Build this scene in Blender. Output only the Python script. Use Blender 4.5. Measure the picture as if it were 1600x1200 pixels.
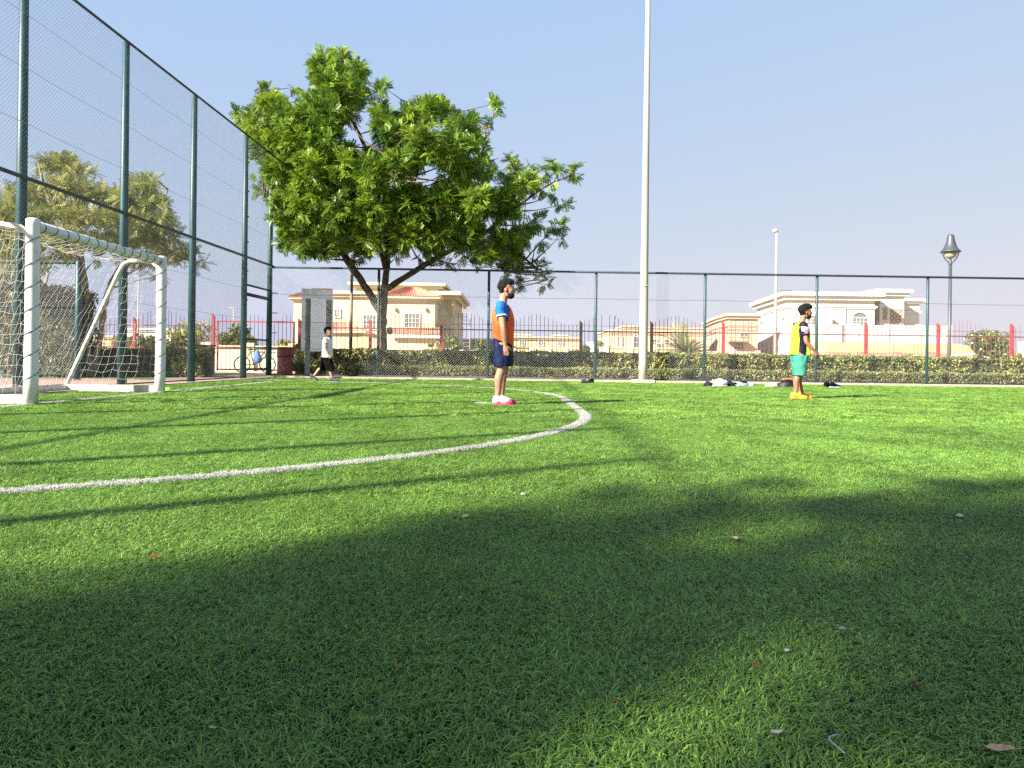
import bpy, bmesh, math, random
import numpy as np
from mathutils import Vector, Matrix, noise as mnoise

random.seed(7)
RNG = np.random.default_rng(11)
for o in list(bpy.data.objects):
    bpy.data.objects.remove(o)
S = bpy.context.scene
COL = S.collection

# ------------------------------------------------------------------ camera, sky, sun, exposure
FPX, CX, HY, ROLL, CAMZ = 1200.0, 800.0, 561.5, 0.0135, 0.65
SUNV = Vector((1.345, 1.02, -1.0)).normalized()       # direction the sunlight travels
SUN_EL = math.asin(-SUNV.z)
SUN_AZ = math.atan2(-SUNV.x, -SUNV.y)
cam_d = bpy.data.cameras.new('camera')
cam = bpy.data.objects.new('camera', cam_d)
COL.objects.link(cam)
cam.location = (0, 0, CAMZ)
cam.rotation_euler = (math.pi / 2, -ROLL, 0)
cam_d.sensor_width = 36
cam_d.lens = 36 * FPX / 1600
cam_d.shift_y = -(600 - HY) / 1600
cam_d.clip_start = 0.05
cam_d.clip_end = 6000
S.camera = cam

world = bpy.data.worlds.new('World')
S.world = world
world.use_nodes = True
wn = world.node_tree
wn.nodes.clear()
sky = wn.nodes.new('ShaderNodeTexSky')
sky.sky_type = 'NISHITA'
sky.sun_disc = False
sky.sun_elevation = SUN_EL
sky.sun_rotation = SUN_AZ
sky.altitude = 0
sky.air_density = 1.0
sky.dust_density = 1.0
sky.ozone_density = 2.5
bg = wn.nodes.new('ShaderNodeBackground')
bg.inputs['Strength'].default_value = 0.071
out = wn.nodes.new('ShaderNodeOutputWorld')
# a gentle tone curve on the sky: compresses it the way the hazy, bright sky of the place looks
sep = wn.nodes.new('ShaderNodeSeparateColor')
cmb = wn.nodes.new('ShaderNodeCombineColor')
wn.links.new(sky.outputs[0], sep.inputs[0])
for ch, (g_, a_) in enumerate(((.36, .346), (.17, .289), (-.077, .2915))):
    pw_ = wn.nodes.new('ShaderNodeMath')
    pw_.operation = 'POWER'
    ml_ = wn.nodes.new('ShaderNodeMath')
    ml_.operation = 'MULTIPLY'
    mx_ = wn.nodes.new('ShaderNodeMath')
    mx_.operation = 'MAXIMUM'
    mx_.inputs[1].default_value = .8
    wn.links.new(sep.outputs[ch], mx_.inputs[0])
    wn.links.new(mx_.outputs[0], pw_.inputs[0])
    pw_.inputs[1].default_value = g_
    wn.links.new(pw_.outputs[0], ml_.inputs[0])
    ml_.inputs[1].default_value = 10 * a_ * .1 ** g_
    wn.links.new(ml_.outputs[0], cmb.inputs[ch])
wn.links.new(cmb.outputs[0], bg.inputs[0])
wn.links.new(bg.outputs[0], out.inputs[0])

sun_d = bpy.data.lights.new('sun', 'SUN')
sun_d.energy = 5.0
sun_d.angle = math.radians(0.9)
sun_d.color = (1.0, 0.94, 0.84)
sun = bpy.data.objects.new('sun', sun_d)
sun.rotation_euler = SUNV.to_track_quat('-Z', 'Y').to_euler()
sun.location = (-20, -15, 15)
COL.objects.link(sun)

S.view_settings.view_transform = 'Standard'
S.view_settings.look = 'None'
S.view_settings.gamma = 1
S.view_settings.use_curve_mapping = False
S.view_settings.exposure = 2.0
S.render.engine = 'CYCLES'
S.cycles.use_adaptive_sampling = True
S.cycles.adaptive_threshold = 0.012
S.cycles.max_bounces = 6
S.cycles.diffuse_bounces = 3
S.cycles.glossy_bounces = 2
S.cycles.transparent_max_bounces = 4
S.cycles.use_denoising = False


# ------------------------------------------------------------------ pixel helpers (photo is 1600 x 1200)
CR, SR = math.cos(ROLL), math.sin(ROLL)


def W(px, py, Y):
    dx, dy = px - CX, py - HY
    xr = dx * CR + dy * SR
    yr = -dx * SR + dy * CR
    return Vector((xr / FPX * Y, Y, CAMZ - yr / FPX * Y))


def G(px, py, z=0.0):
    dx, dy = px - CX, py - HY
    yr = -dx * SR + dy * CR
    Y = (CAMZ - z) * FPX / yr
    return W(px, py, Y)


# ------------------------------------------------------------------ mesh helpers
class MB:
    def __init__(s):
        s.v, s.f, s.m = [], [], []

    def add(s, vs, fs, mi=0):
        b = len(s.v)
        s.v.extend([tuple(v) for v in vs])
        for f in fs:
            s.f.append(tuple(i + b for i in f))
            s.m.append(mi)

    def box(s, c, size, mi=0, M=None):
        hx, hy, hz = size[0] / 2, size[1] / 2, size[2] / 2
        vs = [Vector((x, y, z)) for x in (-hx, hx) for y in (-hy, hy) for z in (-hz, hz)]
        if M is not None:
            vs = [M @ v for v in vs]
        vs = [v + Vector(c) for v in vs]
        s.add(vs, [(0, 1, 3, 2), (4, 6, 7, 5), (0, 4, 5, 1), (2, 3, 7, 6), (0, 2, 6, 4), (1, 5, 7, 3)], mi)

    def box2(s, a, b, mi=0):
        c = [(a[i] + b[i]) / 2 for i in range(3)]
        s.box(c, [abs(b[i] - a[i]) for i in range(3)], mi)

    def tube(s, pts, rad, n=8, mi=0, cap=True):
        pts = [Vector(p) for p in pts]
        if not hasattr(rad, '__len__'):
            rad = [rad] * len(pts)
        up = None
        vs = []
        for i, p in enumerate(pts):
            t = (pts[min(i + 1, len(pts) - 1)] - pts[max(i - 1, 0)])
            t = t.normalized() if t.length > 1e-9 else Vector((0, 0, 1))
            if up is None:
                ref = Vector((0, 0, 1)) if abs(t.z) < .9 else Vector((0, 1, 0))
                up = (ref - t * ref.dot(t)).normalized()
            else:
                up = (up - t * up.dot(t)).normalized()
            sd = t.cross(up)
            for k in range(n):
                a = 2 * math.pi * k / n
                vs.append(p + (up * math.cos(a) + sd * math.sin(a)) * rad[i])
        fs = []
        for i in range(len(pts) - 1):
            for k in range(n):
                k2 = (k + 1) % n
                fs.append((i * n + k, i * n + k2, (i + 1) * n + k2, (i + 1) * n + k))
        if cap:
            fs.append(tuple(range(n))[::-1])
            fs.append(tuple(range((len(pts) - 1) * n, len(pts) * n)))
        s.add(vs, fs, mi)

    def loft(s, secs, n=20, mi=0, cap=True, pw=2.0):
        """secs: list of (centre, half axis a, half axis b) vectors"""
        vs = []
        for c, a, b in secs:
            c, a, b = Vector(c), Vector(a), Vector(b)
            for k in range(n):
                t = 2 * math.pi * k / n
                ct, st = math.cos(t), math.sin(t)
                e = 2.0 / pw
                vs.append(c + a * (math.copysign(abs(ct) ** e, ct)) + b * (math.copysign(abs(st) ** e, st)))
        fs = []
        for i in range(len(secs) - 1):
            for k in range(n):
                k2 = (k + 1) % n
                fs.append((i * n + k, i * n + k2, (i + 1) * n + k2, (i + 1) * n + k))
        if cap:
            fs.append(tuple(range(n))[::-1])
            fs.append(tuple(range((len(secs) - 1) * n, len(secs) * n)))
        s.add(vs, fs, mi)

    def ball(s, c, r, nu=14, nv=10, mi=0, M=None):
        if not hasattr(r, '__len__'):
            r = (r, r, r)
        vs, fs = [], []
        for j in range(nv + 1):
            th = math.pi * j / nv
            for i in range(nu):
                ph = 2 * math.pi * i / nu
                v = Vector((r[0] * math.sin(th) * math.cos(ph), r[1] * math.sin(th) * math.sin(ph), r[2] * math.cos(th)))
                if M is not None:
                    v = M @ v
                vs.append(v + Vector(c))
        for j in range(nv):
            for i in range(nu):
                i2 = (i + 1) % nu
                fs.append((j * nu + i, (j + 1) * nu + i, (j + 1) * nu + i2, j * nu + i2))
        s.add(vs, fs, mi)

    def lathe(s, c, prof, n=20, mi=0):
        vs, fs = [], []
        for r, z in prof:
            for k in range(n):
                a = 2 * math.pi * k / n
                vs.append((c[0] + r * math.cos(a), c[1] + r * math.sin(a), c[2] + z))
        for i in range(len(prof) - 1):
            for k in range(n):
                k2 = (k + 1) % n
                fs.append((i * n + k, i * n + k2, (i + 1) * n + k2, (i + 1) * n + k))
        s.add(vs, fs, mi)

    def mesh(s, name, mats, smooth=False):
        me = bpy.data.meshes.new(name)
        me.from_pydata([tuple(v) for v in s.v], [], s.f)
        for m in (mats if isinstance(mats, (list, tuple)) else [mats]):
            me.materials.append(m)
        me.polygons.foreach_set('material_index', s.m)
        if smooth:
            me.polygons.foreach_set('use_smooth', [True] * len(s.f))
        me.update()
        return me

    def build(s, name, mats, parent=None, smooth=False, kind=None):
        return link(name, s.mesh(name, mats, smooth), parent, kind)


def link(name, me, parent=None, kind=None):
    o = bpy.data.objects.new(name, me)
    COL.objects.link(o)
    if parent is not None:
        o.parent = parent
        o.matrix_parent_inverse = parent.matrix_basis.inverted()
    if kind:
        o['kind'] = kind
    return o


def tag(o, label, cat, group=None):
    o['label'] = label
    o['category'] = cat
    if group:
        o['group'] = group
    return o


def empty(name, loc, label, cat, group=None):
    o = bpy.data.objects.new(name, None)
    COL.objects.link(o)
    o.location = loc
    o.empty_display_size = .1
    return tag(o, label, cat, group)


def np_mesh(name, V, F, mat, tint=None):
    """V (n,3), F (m,k) arrays; tint (n,) per vertex"""
    me = bpy.data.meshes.new(name)
    n, m, k = len(V), len(F), F.shape[1]
    me.vertices.add(n)
    me.vertices.foreach_set('co', np.ascontiguousarray(V, dtype=np.float32).ravel())
    me.loops.add(m * k)
    me.loops.foreach_set('vertex_index', F.astype(np.int32).ravel())
    me.polygons.add(m)
    me.polygons.foreach_set('loop_start', np.arange(0, m * k, k, dtype=np.int32))
    me.polygons.foreach_set('loop_total', np.full(m, k, dtype=np.int32))
    if tint is not None:
        a = me.attributes.new('tint', 'FLOAT', 'POINT')
        a.data.foreach_set('value', np.ascontiguousarray(tint, dtype=np.float32))
    me.materials.append(mat)
    me.update(calc_edges=True)
    return me


# ------------------------------------------------------------------ materials
def sr(r, g, b):
    f = lambda c: (c / 255 / 12.92) if c / 255 <= .04045 else ((c / 255 + .055) / 1.055) ** 2.4
    return (f(r), f(g), f(b))


def mat(name, col, rough=.6, var=.12, scale=6.0, bump=0.0, bscale=60.0, metallic=0.0, spec=.4, col2=None, thr=(.45, .62), stretch=None):
    m = bpy.data.materials.new(name)
    m.use_nodes = True
    nt = m.node_tree
    b = nt.nodes['Principled BSDF']
    b.inputs['Roughness'].default_value = rough
    b.inputs['Metallic'].default_value = metallic
    b.inputs['Specular IOR Level'].default_value = spec
    tc = nt.nodes.new('ShaderNodeTexCoord')
    src = tc.outputs['Object']
    if stretch:
        mp = nt.nodes.new('ShaderNodeMapping')
        mp.inputs['Scale'].default_value = stretch
        nt.links.new(src, mp.inputs['Vector'])
        src = mp.outputs[0]
    nz = nt.nodes.new('ShaderNodeTexNoise')
    nz.inputs['Scale'].default_value = scale
    nz.inputs['Detail'].default_value = 5
    nt.links.new(src, nz.inputs['Vector'])
    rmp = nt.nodes.new('ShaderNodeMapRange')
    rmp.inputs['From Min'].default_value = .3
    rmp.inputs['From Max'].default_value = .7
    rmp.inputs['To Min'].default_value = 1 - var
    rmp.inputs['To Max'].default_value = 1 + var
    nt.links.new(nz.outputs['Fac'], rmp.inputs['Value'])
    vm = nt.nodes.new('ShaderNodeVectorMath')
    vm.operation = 'SCALE'
    vm.inputs[0].default_value = col
    nt.links.new(rmp.outputs[0], vm.inputs['Scale'])
    res = vm.outputs[0]
    if col2 is not None:
        nz2 = nt.nodes.new('ShaderNodeTexNoise')
        nz2.inputs['Scale'].default_value = scale * 2.3
        nz2.inputs['Detail'].default_value = 8
        nt.links.new(src, nz2.inputs['Vector'])
        r2 = nt.nodes.new('ShaderNodeMapRange')
        r2.inputs['From Min'].default_value = thr[0]
        r2.inputs['From Max'].default_value = thr[1]
        nt.links.new(nz2.outputs['Fac'], r2.inputs['Value'])
        mx = nt.nodes.new('ShaderNodeMix')
        mx.data_type = 'RGBA'
        nt.links.new(r2.outputs[0], mx.inputs[0])
        nt.links.new(res, mx.inputs[6])
        mx.inputs[7].default_value = (*col2, 1)
        res = mx.outputs[2]
    nt.links.new(res, b.inputs['Base Color'])
    if bump:
        nb = nt.nodes.new('ShaderNodeTexNoise')
        nb.inputs['Scale'].default_value = bscale
        nb.inputs['Detail'].default_value = 4
        nt.links.new(src, nb.inputs['Vector'])
        bp = nt.nodes.new('ShaderNodeBump')
        bp.inputs['Strength'].default_value = bump
        bp.inputs['Distance'].default_value = .02
        nt.links.new(nb.outputs['Fac'], bp.inputs['Height'])
        nt.links.new(bp.outputs[0], b.inputs['Normal'])
    return m


def leaf_mat(name, c0, c1, rough=.45, transl=.3, big=None, spec=.35, tcol=None, per_object=0.0):
    """leaf / blade material: colour from the 'tint' attribute between c0 and c1"""
    m = bpy.data.materials.new(name)
    m.use_nodes = True
    nt = m.node_tree
    b = nt.nodes['Principled BSDF']
    b.inputs['Roughness'].default_value = rough
    b.inputs['Specular IOR Level'].default_value = spec
    at = nt.nodes.new('ShaderNodeAttribute')
    at.attribute_name = 'tint'
    mx = nt.nodes.new('ShaderNodeMix')
    mx.data_type = 'RGBA'
    mx.inputs[6].default_value = (*c0, 1)
    mx.inputs[7].default_value = (*c1, 1)
    fac = at.outputs['Fac']
    if per_object:
        oi = nt.nodes.new('ShaderNodeObjectInfo')
        mm = nt.nodes.new('ShaderNodeMath')
        mm.operation = 'MULTIPLY_ADD'
        nt.links.new(oi.outputs['Random'], mm.inputs[0])
        mm.inputs[1].default_value = per_object
        nt.links.new(fac, mm.inputs[2])
        fac = mm.outputs[0]
    nt.links.new(fac, mx.inputs[0])
    res = mx.outputs[2]
    if big:
        ge = nt.nodes.new('ShaderNodeNewGeometry')
        nz = nt.nodes.new('ShaderNodeTexNoise')
        nz.inputs['Scale'].default_value = big[0]
        nz.inputs['Detail'].default_value = 4
        nt.links.new(ge.outputs['Position'], nz.inputs['Vector'])
        rm = nt.nodes.new('ShaderNodeMapRange')
        rm.inputs['From Min'].default_value = .3
        rm.inputs['From Max'].default_value = .7
        rm.inputs['To Min'].default_value = 1 - big[1]
        rm.inputs['To Max'].default_value = 1 + big[1]
        nt.links.new(nz.outputs['Fac'], rm.inputs['Value'])
        vm = nt.nodes.new('ShaderNodeVectorMath')
        vm.operation = 'SCALE'
        nt.links.new(res, vm.inputs[0])
        nt.links.new(rm.outputs[0], vm.inputs['Scale'])
        res = vm.outputs[0]
    nt.links.new(res, b.inputs['Base Color'])
    if transl:
        tr = nt.nodes.new('ShaderNodeBsdfTranslucent')
        if tcol:
            tr.inputs['Color'].default_value = (*tcol, 1)
        else:
            nt.links.new(res, tr.inputs['Color'])
        ms = nt.nodes.new('ShaderNodeMixShader')
        ms.inputs[0].default_value = transl
        nt.links.new(b.outputs[0], ms.inputs[1])
        nt.links.new(tr.outputs[0], ms.inputs[2])
        nt.links.new(ms.outputs[0], nt.nodes['Material Output'].inputs['Surface'])
    return m


M = {}
M['turf_base'] = mat('turf base', (.020, .036, .011), .9, .3, 30, .4, 300)
M['blade'] = leaf_mat('turf fibre', (.042, .136, .024), (.270, .425, .062), rough=.42, transl=.27, big=(.55, .20), spec=.34, per_object=.25)
M['white_blade'] = leaf_mat('white turf fibre', (.36, .36, .32), (.56, .56, .50), rough=.5, transl=.15, big=(3.0, .08))
M['line_base'] = mat('white line backing', (.45, .45, .40), .9, .25, 40)
M['sand'] = mat('sandy ground', (.36, .29, .21), .95, .18, .3, .3, 8)
M['paver'] = mat('pinkish paving', (.32, .215, .175), .9, .15, 3, .3, 50)
M['kerb'] = mat('concrete kerb', (.34, .285, .215), .9, .18, 4, .3, 60)
M['soil'] = mat('planting soil', (.16, .115, .075), .95, .3, 4, .5, 40)
M['lawn'] = mat('dry lawn', (.085, .12, .035), .95, .35, 9, .5, 80)
M['teal'] = mat('teal green post paint', (.008, .046, .054), .45, .22, 5, .1, 40, spec=.4, col2=(.026, .070, .072), thr=(.55, .75))
M['rail'] = mat('dark grey rail paint', (.030, .042, .052), .5, .2, 6)
M['wire'] = mat('fence wire', (.25, .27, .27), .45, .15, 3, spec=.5)
M['wire_back'] = mat('back fence wire', (.13, .145, .14), .45, .15, 3, spec=.5)
M['white_paint'] = mat('white goal paint', (.60, .60, .575), .45, .05, 3, .05, 80, col2=(.50, .46, .38), thr=(.60, .80))
M['bar_paint'] = mat('grey white crossbar paint', (.62, .64, .62), .4, .06, 4, .05, 60, col2=(.40, .40, .38), thr=(.6, .8))
M['dirty_white'] = mat('scuffed white paint', (.58, .55, .48), .6, .14, 6, .1, 60, col2=(.30, .25, .18), thr=(.52, .72))
M['lace'] = mat('dark lacing cord', (.10, .11, .12), .8, .1, 4)
M['cord'] = mat('cream net cord', (.46, .43, .36), .8, .1, 6)
M['bark'] = mat('brown bark', (.115, .080, .055), .95, .35, 7, .9, 22, col2=(.06, .04, .03), thr=(.5, .65), stretch=(1, 1, .25))
M['bark2'] = mat('pale acacia bark', (.26, .19, .13), .95, .3, 6, .8, 20, col2=(.10, .07, .05), thr=(.52, .68), stretch=(1, 1, .25))
M['leaf'] = leaf_mat('neem leaf', (.024, .080, .010), (.285, .405, .034), rough=.42, transl=.34, spec=.4)
M['leaf2'] = leaf_mat('acacia leaf', (.115, .140, .038), (.345, .350, .100), rough=.55, transl=.3)
M['leaf_hedge'] = leaf_mat('hedge leaf', (.075, .100, .022), (.450, .440, .150), rough=.5, transl=.22)
M['leaf_low'] = leaf_mat('low hedge leaf', (.085, .105, .034), (.340, .335, .135), rough=.55, transl=.2)
M['leaf_tall'] = leaf_mat('tall hedge leaf', (.040, .060, .016), (.140, .165, .045), rough=.5, transl=.2)
M['leaf_bush'] = leaf_mat('garden shrub leaf', (.06, .09, .025), (.22, .24, .07), rough=.55, transl=.25)
M['leaf_yellow'] = leaf_mat('yellow shrub leaf', (.14, .15, .03), (.38, .33, .07), rough=.55, transl=.25)
M['leaf_palm'] = leaf_mat('palm leaf', (.10, .12, .05), (.26, .27, .13), rough=.5, transl=.2)
M['petal'] = mat('white petals', (.75, .74, .68), .6, .05)
M['twig'] = mat('hedge twigs', (.055, .045, .028), .95, .4, 12)
M['red_post'] = mat('red post paint', (.24, .032, .036), .5, .18, 4, .08, 40, col2=(.30, .07, .07), thr=(.5, .8))
M['red_bar'] = mat('dull red bar paint', (.12, .028, .030), .55, .2, 4)
M['steel'] = mat('brushed steel', (.86, .84, .80), .20, .10, 2, .05, 30, metallic=.85, stretch=(1, 1, 20))
M['steel_band'] = mat('galvanised steel', (.66, .69, .69), .30, .16, 4, .1, 30, metallic=.8)
M['perf'] = mat('perforated steel strip', (.30, .31, .31), .5, .15, 8, metallic=.4)
M['hole'] = mat('dark hole', (.02, .02, .02), .9, .1)
M['bin'] = mat('red brown bin', (.25, .065, .055), .7, .18, 5, .15, 50)
M['bin_dark'] = mat('dark bin lid', (.06, .03, .03), .7, .2, 5)
M['pole_cream'] = mat('cream pole paint', (.31, .29, .24), .5, .07, 2, .04, 30, col2=(.27, .24, .19), thr=(.55, .8), stretch=(1, 1, .2))
M['pole_pale'] = mat('pale pole paint', (.32, .285, .25), .6, .05, 2)
M['lamp_grey'] = mat('grey lamp paint', (.045, .050, .058), .45, .15, 4)
M['lamp_glass'] = mat('cream lamp glass', (.36, .32, .23), .25, .05, 4)
M['conc'] = mat('concrete footing', (.42, .38, .31), .9, .15, 6, .2, 50)
M['cream_wall'] = mat('cream render', (.45, .385, .245), .9, .05, .8, .05, 20)
M['cream_trim'] = mat('cream trim', (.50, .43, .29), .85, .05, 1)
M['tile'] = mat('terracotta roof tile', (.38, .165, .110), .85, .2, 1.2)
M['white_wall'] = mat('off white render', (.56, .52, .455), .9, .04, .7, .05, 20)
M['white_trim'] = mat('off white trim', (.58, .545, .48), .85, .04, 1)
M['salmon_wall'] = mat('salmon render', (.44, .315, .215), .9, .05, .7, .05, 20)
M['salmon_trim'] = mat('salmon trim', (.47, .34, .24), .85, .05, 1)
M['tan_wall'] = mat('sand render', (.44, .325, .19), .9, .06, .5, .05, 20)
M['yellow_wall'] = mat('yellow boundary render', (.48, .375, .185), .9, .05, .5, .05, 20)
M['lowwall'] = mat('pale boundary render', (.46, .415, .325), .9, .06, .5, .05, 20)
M['brown_trim'] = mat('brown plinth', (.24, .17, .12), .9, .15, 2)
M['pane'] = mat('window glass', (.10, .11, .12), .12, .1, 1, spec=.6)
M['pane_pale'] = mat('curtained window glass', (.13, .13, .13), .2, .08, 1, spec=.6)
M['frame'] = mat('white window frame', (.42, .40, .36), .6, .04)
M['lattice'] = mat('stone lattice', (.45, .36, .28), .9, .1)
M['fixture'] = mat('wall lamp metal', (.22, .17, .10), .6, .1)
M['tarp'] = mat('yellow awning cloth', (.50, .37, .17), .8, .08, .6)
M['skin1'] = mat('brown skin', (.33, .17, .105), .5, .08, 12, .05, 120, spec=.4)
M['skin2'] = mat('tanned skin', (.235, .108, .062), .5, .08, 12, .05, 120, spec=.4)
M['skin3'] = mat('light brown skin', (.42, .22, .14), .5, .08, 12, spec=.4)
M['hair'] = mat('black hair', (.006, .0055, .006), .75, .3, 60, .5, 160, spec=.15)
M['beard'] = mat('black beard', (.010, .008, .007), .8, .3, 80, .5, 200, spec=.15)
M['orange'] = mat('orange bib mesh', (.74, .100, .024), .75, .08, 9, .12, 160, spec=.15)
M['blue'] = mat('bright blue shirt', (.008, .110, .42), .6, .12, 10, .1, 90, spec=.15)
M['navy'] = mat('navy shorts', (.003, .009, .042), .65, .15, 10, .1, 90, spec=.15)
M['navy_dark'] = mat('dark navy shirt', (.008, .009, .022), .65, .2, 10, .1, 90, spec=.15)
M['trim_white'] = mat('white cloth trim', (.72, .70, .68), .8, .05, spec=.15)
M['lime'] = mat('neon lime bib', (.36, .53, .030), .75, .06, 9, .12, 160, spec=.15)
M['teal_cloth'] = mat('sea green shorts', (.036, .195, .145), .7, .08, 9, .1, 90, spec=.15)
M['white_cloth'] = mat('white t shirt', (.68, .68, .70), .8, .05, 8, .1, 80, spec=.15)
M['black_cloth'] = mat('black shorts cloth', (.004, .004, .005), .85, .2, 10, .1, 80, spec=.06)
M['pink'] = mat('hot pink sole', (.75, .060, .130), .5, .08)
M['shoe_white'] = mat('white shoe', (.76, .75, .74), .5, .05)
M['shoe_orange'] = mat('bright orange shoe', (.85, .33, .030), .5, .08)
M['shoe_grey'] = mat('slate grey shoe', (.045, .050, .070), .7, .12)
M['patch'] = mat('pink sleeve patch', (.62, .10, .22), .7, .2, 30)
M['lilac'] = mat('pale lilac cloth', (.34, .33, .46), .8, .1)
M['eye'] = mat('eye white', (.40, .37, .34), .3, .02)
M['iris'] = mat('dark iris', (.015, .010, .008), .2, .02)
M['lip'] = mat('brown lips', (.25, .10, .08), .5, .05)
M['peach'] = mat('peach cloth', (.62, .38, .25), .85, .1, 10)
M['pinkcloth'] = mat('pale pink cloth', (.46, .30, .30), .85, .1, 10)
M['slate_cloth'] = mat('slate blue cloth', (.14, .19, .21), .85, .2, 10)
M['black_bag'] = mat('black nylon', (.006, .006, .007), .6, .2, 8, .2, 60)
M['red_cloth'] = mat('coral red cloth', (.70, .12, .08), .8, .1)
M['bottle'] = mat('clear white plastic', (.70, .72, .72), .3, .04)
M['lime_plastic'] = mat('lime green plastic', (.25, .80, .04), .5, .04)
M['dead_tan'] = mat('dry tan leaf', (.36, .25, .13), .7, .2, 40)
M['dead_red'] = mat('dry red leaf', (.28, .045, .030), .7, .2, 40)
M['dead_pale'] = mat('bleached leaf', (.42, .36, .28), .7, .15, 40)
M['scrap'] = mat('white scrap', (.34, .36, .35), .7, .08, 40)
M['bike'] = mat('dark bicycle paint', (.03, .03, .035), .5, .2)
M['rubber'] = mat('tyre rubber', (.02, .02, .02), .8, .2)
M['denim'] = mat('blue cloth bag', (.10, .19, .42), .8, .15, 12)

# ------------------------------------------------------------------ ground sheets
SFX0, SFS = -8.0, 0.0292                       # side fence: X = SFX0 + SFS * Y


def sfx(Y):
    return SFX0 + SFS * Y


def bfy(X):                                    # back fence: Y as a function of X
    return 23.15 + .012 * (X + 7.3)


def sheet(name, pts, z, m, label=None):
    mb = MB()
    mb.add([(p[0], p[1], z) for p in pts], [tuple(range(len(pts)))])
    return mb.build(name, m, None, kind='structure')


sheet('ground', [(-2500, -600), (2500, -600), (2500, 3500), (-2500, 3500)], -.03, M['sand'])
tx0, tx1 = sfx(-16) + .35, 40
sheet('pitch', [(sfx(-16) + .3, -16), (tx1, -16), (tx1, bfy(tx1) - .42), (sfx(22.7) + .3, bfy(-7.3) - .42)], 0.0, M['turf_base'])
sheet('side_path', [(-40, -16), (sfx(-16) + .02, -16), (sfx(20.3) + .02, 20.3), (-40, 20.3)], -.012, M['paver'])
sheet('gate_path', [(-9.6, 20.31), (sfx(20.3) + .02, 20.31), (sfx(23.2), 23.5), (-6.9, 29.5), (-9.6, 29.5)], -.010, M['paver'])
sheet('lawn', [(-40, 20.31), (-9.61, 20.31), (-9.61, 29.5), (-40, 29.5)], -.012, M['lawn'])
sheet('planting_bed', [(-6.89, 23.62), (45, 24.0), (45, 30.2), (-6.89, 29.5)], -.008, M['soil'])
kb = MB()
kb.add([(sfx(22.9) + .05, bfy(-7.3) - .40, .07), (45, bfy(45) - .40, .07), (45, bfy(45) + .24, .07), (sfx(22.9) + .05, bfy(-7.3) + .24, .07),
        (sfx(22.9) + .05, bfy(-7.3) - .40, -.05), (45, bfy(45) - .40, -.05), (45, bfy(45) + .24, -.05), (sfx(22.9) + .05, bfy(-7.3) + .24, -.05)],
       [(0, 1, 2, 3), (4, 5, 1, 0), (2, 6, 7, 3), (0, 3, 7, 4)])
kb.build('kerb', M['kerb'], kind='structure')
kb = MB()
kb.add([(sfx(-16) + .06, -16, .035), (sfx(-16) + .28, -16, .035), (sfx(22.5) + .28, 22.5, .035), (sfx(22.5) + .06, 22.5, .035),
        (sfx(-16) + .06, -16, -.05), (sfx(-16) + .28, -16, -.05), (sfx(22.5) + .28, 22.5, -.05), (sfx(22.5) + .06, 22.5, -.05)],
       [(0, 1, 2, 3), (1, 5, 6, 2), (0, 3, 7, 4)])
kb.build('side_kerb', M['kerb'], kind='structure')

# ------------------------------------------------------------------ pitch markings (white fibres laid into the turf)
GPX, GY0, GY1, LW = -5.93, 9.52, 13.02, .088
AY0, AY1, RAD = 9.25, 12.75, 6.79              # centres of the two quarter circles


def line_dist(P):
    """distance from every point (n,2) to the nearest centre line of the markings"""
    x, y = P[:, 0], P[:, 1]
    d = np.full(len(P), 1e9)
    # D shape: quarter circle, straight, quarter circle
    for cy, sgn in ((AY0, -1), (AY1, 1)):
        rx, ry = x - GPX, y - cy
        ok = (rx >= 0) & (ry * sgn >= 0)
        dd = np.abs(np.hypot(rx, ry) - RAD)
        d = np.where(ok, np.minimum(d, dd), d)
    ok = (y >= AY0) & (y <= AY1)
    d = np.where(ok, np.minimum(d, np.abs(x - (GPX + RAD))), d)
    ok = (y >= 0.5) & (y <= AY1 + RAD)
    d = np.where(ok, np.minimum(d, np.abs(x - GPX)), d)
    # penalty spot
    d = np.minimum(d, np.maximum(np.hypot(x + .42, y - 11.05) - .06, 0))
    return d


def strip(name, pts, w):
    mb = MB()
    n = len(pts)
    L = []
    for i, p in enumerate(pts):
        t = Vector(pts[min(i + 1, n - 1)]) - Vector(pts[max(i - 1, 0)])
        t.normalize()
        nrm = Vector((-t.y, t.x))
        L += [(p[0] + nrm.x * w / 2, p[1] + nrm.y * w / 2, .004), (p[0] - nrm.x * w / 2, p[1] - nrm.y * w / 2, .004)]
    mb.add(L, [(2 * i, 2 * i + 1, 2 * i + 3, 2 * i + 2) for i in range(n - 1)])
    return mb.build(name, M['line_base'], kind='structure')


arc = [(GPX + RAD * math.sin(t), AY0 - RAD * math.cos(t)) for t in np.linspace(0, math.pi / 2, 60)]
arc += [(GPX + RAD * math.cos(t), AY1 + RAD * math.sin(t)) for t in np.linspace(0, math.pi / 2, 60)]
strip('penalty_area_line', arc, LW)
strip('goal_line', [(GPX, 1.0), (GPX, AY0 - RAD - .06)], LW)
strip('goal_line', [(GPX, AY0 - RAD + .06), (GPX, AY1 + RAD - .06)], LW)


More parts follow.
